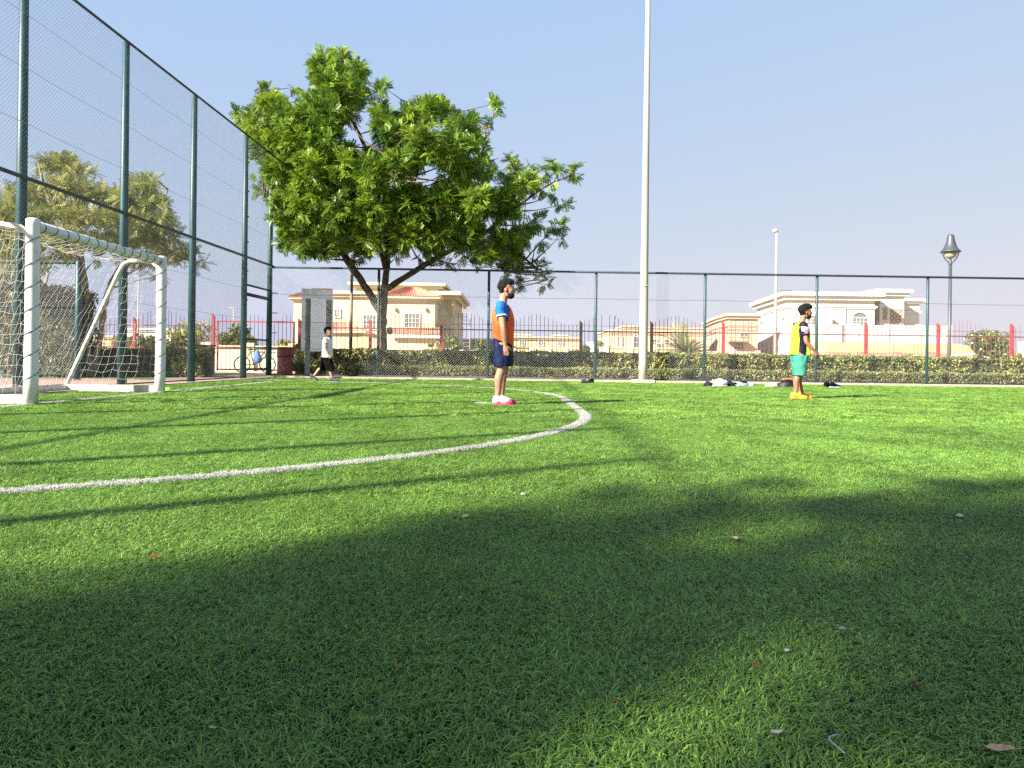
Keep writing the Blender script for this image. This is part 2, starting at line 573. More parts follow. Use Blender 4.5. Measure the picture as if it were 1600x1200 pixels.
# ------------------------------------------------------------------ turf fibres: tufts instanced over the pitch
def tuft_mesh(name, m, nb, spread, hgt, wid, seed, flat=.6, white=False):
    r = np.random.default_rng(seed)
    V, F, T = [], [], []
    for i in range(nb):
        a = r.uniform(0, 2 * math.pi)
        rad = spread * math.sqrt(r.uniform())
        bx, by = rad * math.cos(a), rad * math.sin(a)
        th = r.normal(0, 1.0)                      # blades of a tuft lie over towards +x, more or less
        h = hgt * r.uniform(.55, 1.12)
        lean = h * r.uniform(.35, 1.25) * flat * 1.8
        w = wid * r.uniform(.7, 1.25)
        dx, dy = math.cos(th), math.sin(th)
        tw = th + math.pi / 2 + r.uniform(-.5, .5)
        px, py = math.cos(tw) * w / 2, math.sin(tw) * w / 2
        sd = r.normal(0, .35) * lean
        drop = r.uniform(.0, .62)
        pts = [(bx, by, -.002, 1.0), (bx + dx * lean * .16 - dy * sd * .1, by + dy * lean * .16 + dx * sd * .1, h * .55, 1.0),
               (bx + dx * lean * .52 - dy * sd * .45, by + dy * lean * .52 + dx * sd * .45, h * .92, .85)]
        tip = (bx + dx * lean * 1.05 - dy * sd, by + dy * lean * 1.05 + dx * sd, max(.004, h * (.98 - drop)))
        b = len(V)
        for (x, y, z, ww) in pts:
            V += [(x - px * ww, y - py * ww, z), (x + px * ww, y + py * ww, z)]
        V += [(tip[0] - px * .22, tip[1] - py * .22, tip[2]), (tip[0] + px * .22, tip[1] + py * .22, tip[2])]
        F += [(b, b + 1, b + 3, b + 2), (b + 2, b + 3, b + 5, b + 4), (b + 4, b + 5, b + 7, b + 6)]
        t = r.choice([r.uniform(0, .30), r.uniform(.2, .65), r.uniform(.5, 1.0)], p=[.42, .36, .22])
        T += [t] * 8
    me = bpy.data.meshes.new(name)
    me.from_pydata(V, [], F)
    at = me.attributes.new('tint', 'FLOAT', 'POINT')
    at.data.foreach_set('value', np.array(T, dtype=np.float32))
    me.polygons.foreach_set('use_smooth', [True] * len(F))
    me.materials.append(m)
    me.update()
    return me


def tuft_collection(cname, m, specs):
    c = bpy.data.collections.new(cname)           # not linked to the scene: instanced only
    for i, sp in enumerate(specs):
        o = bpy.data.objects.new('tuft', tuft_mesh('tuft', m, *sp))
        c.objects.link(o)
    return c


SCATTERS = []
GRIDANG = [None]


def scatter(name, coll, P, zs, seed, smin=.8, smax=1.2, kind='stuff'):
    me = bpy.data.meshes.new(name)
    n = len(P)
    me.vertices.add(n)
    co = np.zeros((n, 3), dtype=np.float32)
    co[:, :2] = P
    co[:, 2] = zs
    me.vertices.foreach_set('co', co.ravel())
    r = np.random.default_rng(seed)
    rot = np.zeros((n, 3), dtype=np.float32)
    # the pile is combed in drifting directions
    gx_ = np.linspace(-20, 32, 261)
    gy_ = np.linspace(0, 24, 121)
    ang = np.array([[mnoise.noise(Vector((x * 1.1, y * 1.1, 3.0))) * 5.0 + mnoise.noise(Vector((x * 3.7, y * 3.7, 9.0))) * 2.5 for x in gx_] for y in gy_]) if GRIDANG[0] is None else GRIDANG[0]
    GRIDANG[0] = ang
    ix = np.clip(((P[:, 0] + 20) / 52 * 260).round().astype(int), 0, 260)
    iy = np.clip((P[:, 1] / 24 * 120).round().astype(int), 0, 120)
    rot[:, 2] = ang[iy, ix] + r.normal(0, .9, n)
    rot[:, 0] = r.normal(0, .12, n)
    rot[:, 1] = r.normal(0, .12, n)
    a = me.attributes.new('rot', 'FLOAT_VECTOR', 'POINT')
    a.data.foreach_set('vector', rot.ravel())
    a = me.attributes.new('scl', 'FLOAT', 'POINT')
    a.data.foreach_set('value', r.uniform(smin, smax, n).astype(np.float32))
    o = bpy.data.objects.new(name, me)
    COL.objects.link(o)
    o['kind'] = kind
    ng = bpy.data.node_groups.new(name + ' nodes', 'GeometryNodeTree')
    ng.interface.new_socket('Geometry', in_out='INPUT', socket_type='NodeSocketGeometry')
    ng.interface.new_socket('Geometry', in_out='OUTPUT', socket_type='NodeSocketGeometry')
    gi, go = ng.nodes.new('NodeGroupInput'), ng.nodes.new('NodeGroupOutput')
    ci = ng.nodes.new('GeometryNodeCollectionInfo')
    ci.inputs['Collection'].default_value = coll
    ci.inputs['Separate Children'].default_value = True
    ci.inputs['Reset Children'].default_value = True
    ip = ng.nodes.new('GeometryNodeInstanceOnPoints')
    ip.inputs['Pick Instance'].default_value = True
    rv = ng.nodes.new('FunctionNodeRandomValue')
    rv.data_type = 'INT'
    rv.inputs[4].default_value = 0
    rv.inputs[5].default_value = len(coll.objects) - 1
    nr = ng.nodes.new('GeometryNodeInputNamedAttribute')
    nr.data_type = 'FLOAT_VECTOR'
    nr.inputs[0].default_value = 'rot'
    ns = ng.nodes.new('GeometryNodeInputNamedAttribute')
    ns.data_type = 'FLOAT'
    ns.inputs[0].default_value = 'scl'
    L = ng.links.new
    L(gi.outputs[0], ip.inputs['Points'])
    L(ci.outputs[0], ip.inputs['Instance'])
    L(rv.outputs[2], ip.inputs['Instance Index'])
    L(nr.outputs[0], ip.inputs['Rotation'])
    L(ns.outputs[0], ip.inputs['Scale'])
    L(ip.outputs[0], go.inputs[0])
    md = o.modifiers.new('tufts', 'NODES')
    md.node_group = ng
    md.show_viewport = False          # keeps the later mesh baking quick; switched on again at the end
    SCATTERS.append(md)
    return o


def wedge_points(y0, y1, pitch, seed, side=.74, pad=.7):
    r = np.random.default_rng(seed)
    W_ = side * y1 + pad
    xs = np.arange(-W_, W_, pitch)
    ys = np.arange(y0, y1, pitch)
    X, Y = np.meshgrid(xs, ys)
    P = np.stack([X.ravel(), Y.ravel()], 1)
    P += r.uniform(-.62, .62, P.shape) * pitch
    ok = (np.abs(P[:, 0]) < side * P[:, 1] + pad) & (P[:, 1] >= y0) & (P[:, 1] < y1)
    ok &= (P[:, 0] > SFX0 + SFS * P[:, 1] + .33) & (P[:, 1] < 23.15 + .012 * (P[:, 0] + 7.3) - .44)
    return P[ok]


near_c = tuft_collection('near tufts', M['blade'], [(7, .010, .0155, .0025, s, 1.1) for s in range(16)])
mid_c = tuft_collection('middle tufts', M['blade'], [(22, .026, .018, .0028, 40 + s, 1.0) for s in range(6)])
far_c = tuft_collection('far tufts', M['blade'], [(58, .062, .020, .0042, 80 + s, .9) for s in range(6)])
white_c = tuft_collection('white tufts', M['white_blade'], [(9, .011, .025, .0025, 120 + s, .75) for s in range(6)])

Pn = wedge_points(.30, 3.6, .0132, 1, pad=1.9)
Pm = wedge_points(3.6, 8.5, .031, 2, pad=3.0)
Pf = wedge_points(8.5, 23.2, .072, 3, pad=3.5)
for nm, coll, P, sd, lim in (('turf_fibres', near_c, Pn, 5, LW / 2 + .004), ('turf_fibres', mid_c, Pm, 6, LW / 2 + .012), ('turf_fibres', far_c, Pf, 7, LW / 2 + .025)):
    P = P[line_dist(P) > lim]
    scatter(nm, coll, P, -.001, sd)
# fill in fine tufts along the markings so that the edges of the lines are clean, then the white ones
r_ = np.random.default_rng(9)
cand = []
for (cx_, cy_, a0, a1) in ((GPX, AY0, -math.pi / 2, 0), (GPX, AY1, 0, math.pi / 2)):
    n_ = 42000
    t = r_.uniform(a0, a1, n_)
    rr = RAD + r_.uniform(-.085, .085, n_)
    cand.append(np.stack([cx_ + rr * np.cos(t), cy_ + rr * np.sin(t)], 1))
n_ = 12000
cand.append(np.stack([GPX + RAD + r_.uniform(-.085, .085, n_), r_.uniform(AY0, AY1, n_)], 1))
n_ = 40000
cand.append(np.stack([GPX + r_.uniform(-.085, .085, n_), r_.uniform(3.0, AY1 + RAD, n_)], 1))
cand.append(np.array([-.42, 11.05]) + r_.uniform(-.15, .15, (700, 2)))
cand = np.concatenate(cand)
dl = line_dist(cand) + r_.normal(0, .004, len(cand))
wsel = (dl < LW / 2) & (r_.uniform(size=len(cand)) < .62)
scatter('line_fibres', white_c, cand[wsel], .001, 21)
gsel = (dl > LW / 2 + .004) & (dl < LW / 2 + .035) & (r_.uniform(size=len(cand)) < .7) & (cand[:, 0] > -7.3)
scatter('turf_fibres', near_c, cand[gsel], -.001, 22)


# ------------------------------------------------------------------ chain link fences
def chain_panel(p0, u, L, z0, z1, d, r, m, name='chain_link_mesh', parent=None, off=0.0):
    u = Vector(u).normalized()
    nrm = Vector((u.y, -u.x, 0))
    H = z1 - z0
    V, F = [], []
    cnt = 0
    for fam in (0, 1):
        c = -H
        while c < L:
            # line s = c + z (fam 0) or s = c + H - z (fam 1), z in 0..H
            za, zb = 0.0, H
            if fam == 0:
                za, zb = max(0, -c), min(H, L - c)
                sa, sb = c + za, c + zb
            else:
                za, zb = max(0, c + H - L), min(H, c + H)
                sa, sb = c + H - za, c + H - zb
            if zb - za > .01:
                o = nrm * (off + (r * .8 if fam else -r * .8))
                A = Vector(p0) + u * sa + Vector((0, 0, z0 + za)) + o
                B = Vector(p0) + u * sb + Vector((0, 0, z0 + zb)) + o
                t = (B - A).normalized()
                s1 = t.cross(nrm)
                b = len(V)
                for P in (A, B):
                    for k in range(3):
                        an = 2 * math.pi * k / 3 + .5
                        V.append(tuple(P + (nrm * math.cos(an) + s1 * math.sin(an)) * r))
                F += [(b, b + 1, b + 4, b + 3), (b + 1, b + 2, b + 5, b + 4), (b + 2, b, b + 3, b + 5)]
            c += d
    me = bpy.data.meshes.new(name)
    me.from_pydata(V, [], F)
    me.materials.append(m)
    o = link(name, me, parent, 'stuff')
    return o


def post_mesh(p, h, r0, r1, n=12):
    mb = MB()
    mb.tube([(p[0], p[1], -.03), (p[0], p[1], h * .5), (p[0], p[1], h), (p[0], p[1], h + r1 * .5)], [r0, (r0 + r1) / 2, r1, r1 * .35], n)
    return mb


SH = 6.7
side = empty('chain_link_fence', (sfx(12), 12, 0), 'tall green chain link fence along the left side behind the goal', 'fence')
sY = [23.13, 21.1, 17.9, 14.9, 11.93, 8.95, 5.9, 3.2, .5, -1.75, -4.5, -7.3]
for i, Y in enumerate(sY):
    post_mesh((sfx(Y), Y), SH, .088, .064).build('post', M['teal'], side, True)
su = Vector((SFS, 1, 0)).normalized()
ends = [(sfx(sY[-1]), sY[-1]), (sfx(sY[0]), sY[0])]
for nm, z, r in (('top_rail', SH - .03, .026), ('middle_rail', 3.36, .034)):
    mb = MB()
    mb.tube([(ends[0][0] + .085, ends[0][1], z), (ends[1][0] + .085, ends[1][1], z)], r, 8)
    mb.build(nm, M['rail'], side, True)
mb = MB()
mb.tube([(ends[0][0] + .085, ends[0][1], .07), (sfx(21.1) + .085, 21.1, .07)], .016, 6)
mb.build('bottom_rail', M['rail'], side, True)
for z in (5.88, 5.05, 4.2, 2.5, 1.68, .85):
    mb = MB()
    for a_, b_ in zip(sY[1:], sY[:-1]):
        if z < 3 and b_ > 22:
            continue
        n_ = 6
        mb.tube([(sfx(a_ + (b_ - a_) * k / n_) + .088, a_ + (b_ - a_) * k / n_, z - .02 * math.sin(math.pi * k / n_)) for k in range(n_ + 1)], .0034, 4, cap=False)
    mb.build('tension_wire', M['wire'], side)
for i in range(len(sY) - 1):
    b_, a_ = sY[i], sY[i + 1]
    z0 = 2.62 if i == 0 else .05
    chain_panel((sfx(a_), a_, 0), su, (b_ - a_) / su.y, z0, SH - .03, .072, .0018, M['wire'], parent=side, off=.075)
# doorway of the last bay: two lintels, hinges and a low gate leaf
for z, r in ((2.62, .03), (2.36, .05)):
    mb = MB()
    mb.tube([(sfx(21.1), 21.1, z), (sfx(23.13), 23.13, z)], r, 8)
    mb.build('door_lintel', M['rail'], side, True)
gate = MB()
for z in (1.12, .28):
    gate.tube([(sfx(21.25), 21.25, z), (sfx(23.0), 23.0, z)], .025, 8)
gate.build('gate_rail', M['teal'], side, True)
chain_panel((sfx(21.25), 21.25, 0), su, 1.75, .28, 1.12, .072, .0018, M['wire'], parent=side)
for z in (6.0, 5.2, 4.5, 3.8, 3.0, 2.2, 1.5):
    mb = MB()
    mb.box((sfx(21.2) + .02, 21.2, z), (.05, .16, .03))
    mb.build('bracket', M['rail'], side)
for z in (2.55, 1.95, 1.35, .75):
    mb = MB()
    mb.box((sfx(23.13) + .14, 23.13, z), (.2, .03, .025))
    mb.build('bracket', M['rail'], side)

BH = 3.34
back = empty('chain_link_fence', (2, 23.3, 0), 'low green chain link fence along the far end in front of the hedge', 'fence')
bx = []
for px in (591, 763, 930.5, 1101, 1275.7, 1448.8, 1623, 1797):
    X = W(px, 520, 23.3).x
    Y = bfy(X)
    X = W(px, 520, Y).x
    bx.append((X, Y))
    post_mesh((X, Y), BH, .046, .042, 10).build('post', M['teal'], back, True)
allb = [(sfx(23.13), 23.13)] + bx
for nm, z, r in (('top_rail', BH - .02, .032), ('bottom_rail', .10, .016)):
    mb = MB()
    mb.tube([(allb[0][0], allb[0][1] - .05, z), (allb[-1][0], allb[-1][1] - .05, z)], r, 8)
    mb.build(nm, M['rail'], back, True)
for z in (2.52, 1.7, .9):
    mb = MB()
    for a_, b_ in zip(allb[:-1], allb[1:]):
        mb.tube([(a_[0] + (b_[0] - a_[0]) * k / 5, a_[1] + (b_[1] - a_[1]) * k / 5 - .055, z - .02 * math.sin(math.pi * k / 5)) for k in range(6)], .0045, 4, cap=False)
    mb.build('tension_wire', M['rail'], back)
for a_, b_ in zip(allb[:-1], allb[1:]):
    v = Vector((b_[0] - a_[0], b_[1] - a_[1], 0))
    chain_panel((a_[0], a_[1], 0), v, v.length, .10, BH - .03, .078, .0014, M['wire_back'], parent=back, off=.05)

# second green fence of the neighbouring court, seen through the side fence
oth = empty('court_fence', (-12, 19, 0), 'small green court fence corner standing in front of the tall left hedge', 'fence')
pe = W(122, 500, 19)
post_mesh((pe.x, pe.y), 2.92, .075, .07).build('post', M['teal'], oth, True)
post_mesh((pe.x - 4.0, pe.y), 2.92, .075, .07).build('post', M['teal'], oth, True)
for z in (2.88, 1.78, .1):
    mb = MB()
    mb.tube([(pe.x, pe.y, z), (pe.x - 4.0, pe.y, z)], .022, 8)
    mb.build('rail', M['teal'], oth, True)
chain_panel((pe.x - 4.0, pe.y, 0), (1, 0, 0), 4.0, .1, 2.88, .07, .0018, M['wire'], parent=oth)

# ------------------------------------------------------------------ goal
goal = empty('football_goal', (GPX, 11.3, 0), 'white football goal with loose net and black lacing on the left', 'goal')
gx = GPX - .03
GH = 2.27
GR = gx - 1.62            # rear bottom bar
for Y in (GY0, GY1):
    mb = MB()
    mb.tube([(gx, Y, -.01), (gx, Y, .35), (gx + .004, Y, 1.2), (gx, Y, GH - .03), (gx, Y, GH + .035), (gx, Y, GH + .05)], [.084, .083, .081, .080, .078, .05], 16)
    mb.build('post', M['white_paint'], goal, True)
mb = MB()
mb.tube([(gx, GY0 + .05, GH - .035), (gx, (GY0 + GY1) / 2, GH - .05), (gx, GY1 - .05, GH - .035)], .066, 16)
mb.build('crossbar', M['bar_paint'], goal, True)
for Y in (GY0, GY1):
    mb = MB()
    pts = [(gx - .03, Y, GH - .22), (gx - .07, Y, GH - .12), (gx - .16, Y, GH - .06), (gx - .40, Y, GH - .03), (gx - .55, Y, GH - .045), (gx - .65, Y, GH - .10), (gx - .73, Y, GH - .24)]
    n_ = 8
    last = Vector(pts[-1])
    endp = Vector((GR + .03, Y, .10))
    pts += [tuple(last.lerp(endp, (k + 1) / n_)) for k in range(n_)]
    mb.tube(pts, .036, 10)
    mb.build('stay', M['dirty_white'], goal, True)
    mb = MB()
    mb.box(((gx + GR) / 2, Y, .065), (abs(gx - GR) - .08, .07, .13))
    mb.build('ground_bar', M['dirty_white'], goal)
mb = MB()
mb.tube([(GR, GY0 - .03, .07), (GR, GY1 + .03, .07)], .062, 10)
mb.build('rear_bar', M['dirty_white'], goal, True)
# lacing
mb = MB()
for k in range(14):
    Y = GY0 + .16 + k * (GY1 - GY0 - .3) / 13
    tl = .035 * math.sin(k * 2.1)
    mb.tube([(gx + .070 * math.cos(a), Y + tl * math.sin(a), GH - .043 + .070 * math.sin(a)) for a in np.linspace(0, 6.283, 13)], .0065, 5)
mb.build('net_lacing', M['lace'], goal, kind='stuff')
for Y in (GY0, GY1):
    mb = MB()
    turns = 7
    n_ = turns * 14
    mb.tube([(gx + .086 * math.cos(2 * math.pi * turns * k / n_), Y + .086 * math.sin(2 * math.pi * turns * k / n_), .12 + (GH - .3) * k / n_) for k in range(n_ + 1)], .0055, 4)
    mb.build('net_lacing', M['lace'], goal, kind='stuff')


def net_patch(fn, nu, nv, jit, seed, r=.0015, skip=.0):
    rr = random.Random(seed)
    P = [[Vector(fn(i / nu, j / nv)) + Vector((rr.gauss(0, jit), rr.gauss(0, jit), rr.gauss(0, jit))) for j in range(nv + 1)] for i in range(nu + 1)]
    mb = MB()
    for i in range(nu + 1):
        for j in range(nv + 1):
            for (a, b) in ((i + 1, j), (i, j + 1)):
                if a <= nu and b <= nv and rr.random() >= skip:
                    A, B = P[i][j], P[a][b]
                    mid = (A + B) / 2 + Vector((rr.gauss(0, .006), rr.gauss(0, .006), -.006))
                    mb.tube([A, mid, B], r, 3, cap=False)
    return mb


def stay_x(z):                                   # X of the rear slope at height z
    t = (GH - .10 - z) / (GH - .20)
    return (gx - .68) + (GR + .04 - (gx - .68)) * max(0, min(1, t))


for Y, sd in ((GY0, 3), (GY1, 4)):
    def fn(u, v, Y=Y):
        z = .10 + (GH - .18) * v
        xb = stay_x(z)
        return (gx - .05 + (xb - gx + .05) * u, Y + .05 * math.sin(u * 3.1) * math.sin(v * 3.1), z)
    net_patch(fn, 11, 16, .014, sd).build('side_net', M['cord'], goal, kind='stuff')


def fnb(u, v):
    z = .12 + (GH - .26) * v
    return (stay_x(z) - .10 * math.sin(v * 3.14) * math.sin(u * 3.14), GY0 + (GY1 - GY0) * u, z - .06 * math.sin(u * 3.14) * v)


net_patch(fnb, 28, 18, .014, 5).build('back_net', M['cord'], goal, kind='stuff')


def fnt(u, v):
    return (gx - .05 - .62 * v, GY0 + (GY1 - GY0) * u, GH - .05 - .10 * math.sin(u * 3.14) * math.sin(v * 2.4))


net_patch(fnt, 28, 5, .014, 6).build('top_net', M['cord'], goal, kind='stuff')


# ------------------------------------------------------------------ foliage
def frond(nl, length, lw, ll, droop):
    """pinnate frond along +x; returns (4*q,3) quads"""
    V = []
    for i in range(nl):
        t = (i + .8) / nl
        x = length * t
        z = -droop * length * t * t
        for sg in (-1, 1):
            a = sg * (1.15 - .45 * t)
            dx, dy = math.cos(a), math.sin(a)
            l_ = ll * (1.0 - .35 * abs(t - .45))
            dz = -.25 * l_
            px, py = -dy * lw / 2, dx * lw / 2
            V += [(x, 0, z), (x + dx * l_ * .5 + px, dy * l_ * .5 + py, z + dz * .3), (x + dx * l_, dy * l_, z + dz), (x + dx * l_ * .5 - px, dy * l_ * .5 - py, z + dz * .3)]
    return np.array(V)


def rot_frames(d, r):
    """frames with x axis along d (n,3)"""
    n = len(d)
    x = d / np.linalg.norm(d, axis=1, keepdims=True)
    up = np.tile(np.array([0, 0, 1.0]), (n, 1)) + r.normal(0, .45, (n, 3))
    y = np.cross(up, x)
    y /= np.linalg.norm(y, axis=1, keepdims=True) + 1e-9
    z = np.cross(x, y)
    return np.stack([x, y, z], axis=2)            # columns


def foliage(name, lobes, tmpl, mat_, per_m2, nfr, seed, parent, flat=1.0, up=.25, jitter=.12, shell=.55, tint=(0, 1), gap=None, lobt=.4):
    """lobes: (centre, radius); rosettes of fronds at twig tips through each lobe"""
    r = np.random.default_rng(seed)
    C, D, TI, SC = [], [], [], []
    for c, rad in lobes:
        n = max(3, int(per_m2 * rad * rad * 4 * math.pi * (0.5 + .5 * flat)))
        d = r.normal(size=(n, 3))
        d /= np.linalg.norm(d, axis=1, keepdims=True)
        rr = rad * (shell + (1 - shell) * r.uniform(size=(n, 1)) ** .6) * r.uniform(.8, 1.12, (n, 1))
        p = np.array(c) + d * rr * np.array([1, 1, flat])
        if gap is not None:
            keep = gap(p)
            p, d = p[keep], d[keep]
            n = len(p)
        base_t = np.clip(r.uniform(tint[0], tint[1], n) ** 1.2 * .6 + lobt * r.uniform() ** 1.3, 0, 1)
        for k in range(nfr):
            dd = d * .75 + r.normal(0, .62, (n, 3)) + np.array([0, 0, up])
            C.append(p + r.normal(0, jitter * .25, (n, 3)))
            D.append(dd)
            TI.append(np.clip(base_t + r.normal(0, .12, n), 0, 1))
            SC.append(r.uniform(.75, 1.25, n))
    C, D, TI, SC = np.concatenate(C), np.concatenate(D), np.concatenate(TI), np.concatenate(SC)
    R = rot_frames(D, r)
    V = np.einsum('nij,kj->nki', R, tmpl) * SC[:, None, None] + C[:, None, :]
    nk = tmpl.shape[0]
    V = V.reshape(-1, 3)
    F = np.arange(len(V)).reshape(-1, 4)
    T = np.repeat(TI, nk)
    return link(name, np_mesh(name, V, F, mat_, T), parent)


def limb(mb, pts, rads, n=9, wob=.03, seed=0):
    """smooth tapered limb through points (Catmull-Rom) with a little wobble"""
    P = [Vector(p) for p in pts]
    P = [P[0] * 2 - P[1]] + P + [P[-1] * 2 - P[-2]]
    out_, ro = [], []
    rr = random.Random(seed)
    for i in range(1, len(P) - 2):
        for k in range(4):
            t = k / 4
            a, b, c, d = P[i - 1], P[i], P[i + 1], P[i + 2]
            q = .5 * ((2 * b) + (c - a) * t + (2 * a - 5 * b + 4 * c - d) * t * t + (3 * b - a - 3 * c + d) * t ** 3)
            rad = rads[i - 1] + (rads[i] - rads[i - 1]) * t
            out_.append(q + Vector((rr.gauss(0, 1), rr.gauss(0, 1), rr.gauss(0, .5))) * wob * rad)
            ro.append(rad * rr.uniform(.93, 1.07))
    out_.append(P[-2])
    ro.append(rads[-1])
    mb.tube(out_, ro, n)
    return out_


# main tree behind the back fence
TY = 25.6
K = TY / FPX
tree = empty('tree', W(600, 590, TY), 'large bright green leafy tree with forked brown trunk behind the far fence', 'tree')
tr = MB()
rt = random.Random(5)
allpts = []


def px_limb(pts, dys, ws, seed):
    P = []
    for (x, y), d in zip(pts, dys):
        v = W(x, y, TY)
        v.y += d
        P.append(v)
    o = limb(tr, P, [w * K / 2 for w in ws], 10, .10, seed)
    allpts.extend([(p, 1) for p in o[6:]])


px_limb([(600, 597), (599, 560), (597, 520), (597, 485), (602, 440), (603, 390), (594, 320), (570, 230), (530, 150), (520, 105)], [0, 0, 0, 0, .05, .1, .2, .1, 0, 0], [18, 14.5, 13.5, 14, 11, 9.5, 8, 6, 4, 2], 1)
px_limb([(597, 492), (582, 465), (558, 425), (535, 392), (500, 345), (455, 280), (428, 210), (417, 145)], [0, -.1, -.3, -.6, -.9, -1.1, -.9, -.8], [12, 12, 11, 10, 7, 5, 3, 2], 2)
px_limb([(603, 452), (640, 428), (690, 396), (745, 368), (800, 325), (850, 288), (898, 268)], [0, .1, .3, .5, .6, .5, .4], [10, 9, 8, 6, 5, 3, 2], 3)
px_limb([(602, 400), (632, 340), (660, 260), (678, 185)], [.1, -.3, -.6, -.8], [8, 6, 4, 2], 4)
px_limb([(645, 325), (700, 280), (748, 230), (767, 180)], [-.4, .5, 1, 1.2], [5, 4, 3, 2], 5)
px_limb([(740, 370), (790, 388), (830, 415), (855, 440)], [.5, -.2, -.5, -.6], [4, 4, 3, 2], 6)
px_limb([(535, 392), (500, 372), (465, 360), (440, 325)], [-.6, -1.2, -1.6, -1.8], [5, 4, 3, 2], 7)
px_limb([(594, 320), (600, 240), (600, 150)], [.2, 1.2, 1.6], [5, 4, 2], 8)
px_limb([(603, 390), (590, 330), (560, 280), (500, 240)], [.1, 1.6, 2.6, 3.0], [7, 5, 4, 2], 9)
px_limb([(603, 390), (660, 340), (720, 300), (770, 300)], [.1, 1.8, 2.6, 3.0], [7, 5, 4, 2], 10)
px_limb([(602, 420), (600, 370), (620, 320), (640, 290)], [.0, -1.4, -2.4, -3.0], [7, 5, 4, 2], 11)
tr.ball(W(609, 517, TY), (.10, .10, .13), 10, 8)

LB = [(417, 132, 15), (381, 181, 19), (398, 200, 20), (500, 102, 24), (530, 100, 22), (556, 112, 21), (512, 135, 26), (540, 142, 26), (566, 130, 14), (464, 136, 11), (476, 150, 14),
      (599, 139, 15), (590, 150, 14), (426, 172, 24), (447, 188, 24), (490, 175, 30), (530, 172, 28), (555, 172, 16), (452, 215, 34), (420, 225, 26), (500, 215, 34),
      (594, 176, 20), (608, 200, 24), (620, 215, 22), (636, 182, 18), (660, 176, 22), (684, 168, 22), (712, 196, 20), (732, 195, 18), (767, 170, 12), (764, 188, 12), (770, 162, 8), (742, 222, 18), (756, 228, 14),
      (655, 225, 32), (700, 235, 30), (625, 255, 30), (580, 262, 30), (540, 262, 34), (490, 268, 38), (440, 268, 30), (424, 262, 22), (408, 295, 9), (403, 290, 7), (432, 300, 22), (436, 332, 18),
      (720, 265, 26), (755, 262, 18), (770, 275, 14), (480, 320, 36), (530, 325, 36), (585, 325, 38), (640, 320, 38), (695, 320, 36), (745, 315, 30), (460, 355, 26), (450, 378, 18), (485, 375, 26), (472, 392, 14),
      (530, 370, 28), (575, 375, 24), (560, 345, 26), (630, 370, 28), (680, 368, 30), (730, 372, 28), (780, 320, 24), (797, 252, 14), (806, 262, 14), (820, 290, 20), (845, 285, 16), (831, 262, 11), (862, 256, 13), (872, 270, 12), (853, 270, 12), (901, 266, 10), (893, 272, 7), (880, 316, 10), (868, 300, 10),
      (795, 290, 18), (800, 330, 18), (828, 352, 16), (845, 345, 14), (870, 352, 14), (874, 368, 12), (852, 372, 12), (815, 372, 18), (785, 378, 24), (760, 395, 18), (800, 402, 18), (825, 415, 17), (842, 410, 12), (855, 440, 13), (846, 432, 9), (804, 447, 9), (812, 440, 7), (730, 408, 15), (745, 415, 12), (690, 417, 10), (700, 410, 9), (655, 395, 14), (600, 400, 12), (620, 398, 13), (545, 398, 10), (570, 405, 10), (510, 392, 14), (780, 425, 12)]
lobes = []
for (x, y, rp) in LB:
    v = W(x, y, TY)
    rho = min(1, math.hypot((x - 610) / 300, (y - 280) / 200))
    dmax = 4.3 * math.sqrt(max(0, 1 - rho * rho))
    ks = [rt.uniform(-.5, .5)] if rp < 18 else ([-.75, .75] if dmax < 2 else [-.95, -.45, .15, .8])
    for q in ks:
        c = Vector((v.x, TY + dmax * q + rt.uniform(-.4, .4), v.z))
        # keep the outline as drawn: move along the ray to the camera
        s_ = c.y / TY
        c = Vector((v.x * s_, c.y, CAMZ + (v.z - CAMZ) * s_))
        c += Vector((rt.gauss(0, .06), 0, rt.gauss(0, .06)))
        lobes.append((tuple(c), rp * K * s_ * (.84 if rp > 22 else .70)))
for c, rad in lobes:                              # a twig from the nearest limb to each lobe
    cv = Vector(c)
    best = min(allpts, key=lambda a: (a[0] - cv).length + max(0, a[0].z - cv.z + .15) * 2.5)[0]
    mid = best.lerp(cv, .5) + Vector((rt.gauss(0, .08), rt.gauss(0, .08), .10))
    L_ = (cv - best).length
    mid.z -= .16 * max(0, L_ - .6)
    if L_ > .05:
        tr.tube([best, mid, cv], [min(.05, .014 + .012 * L_), .016, .007], 5, cap=False)
tr.build('trunk', M['bark'], tree, True)
FR = frond(6, .22, .036, .105, .35)
foliage('crown', lobes, FR, M['leaf'], 9.4, 8, 17, tree, up=.2, shell=.28, tint=(.0, .95))

# acacia behind the side fence on the left
AY = 21.8
ac = empty('tree', W(140, 585, AY), 'spreading olive acacia tree with pale branching trunks behind the goal', 'tree')
tr = MB()
allpts = []
K2 = AY / FPX


def ac_limb(pts, dys, ws, seed):
    P = []
    for (x, y), d in zip(pts, dys):
        v = W(x, y, AY)
        v.y += d
        P.append(v)
    o = limb(tr, P, [w * K2 / 2 for w in ws], 9, .12, seed)
    allpts.extend([(p, 1) for p in o[4:]])


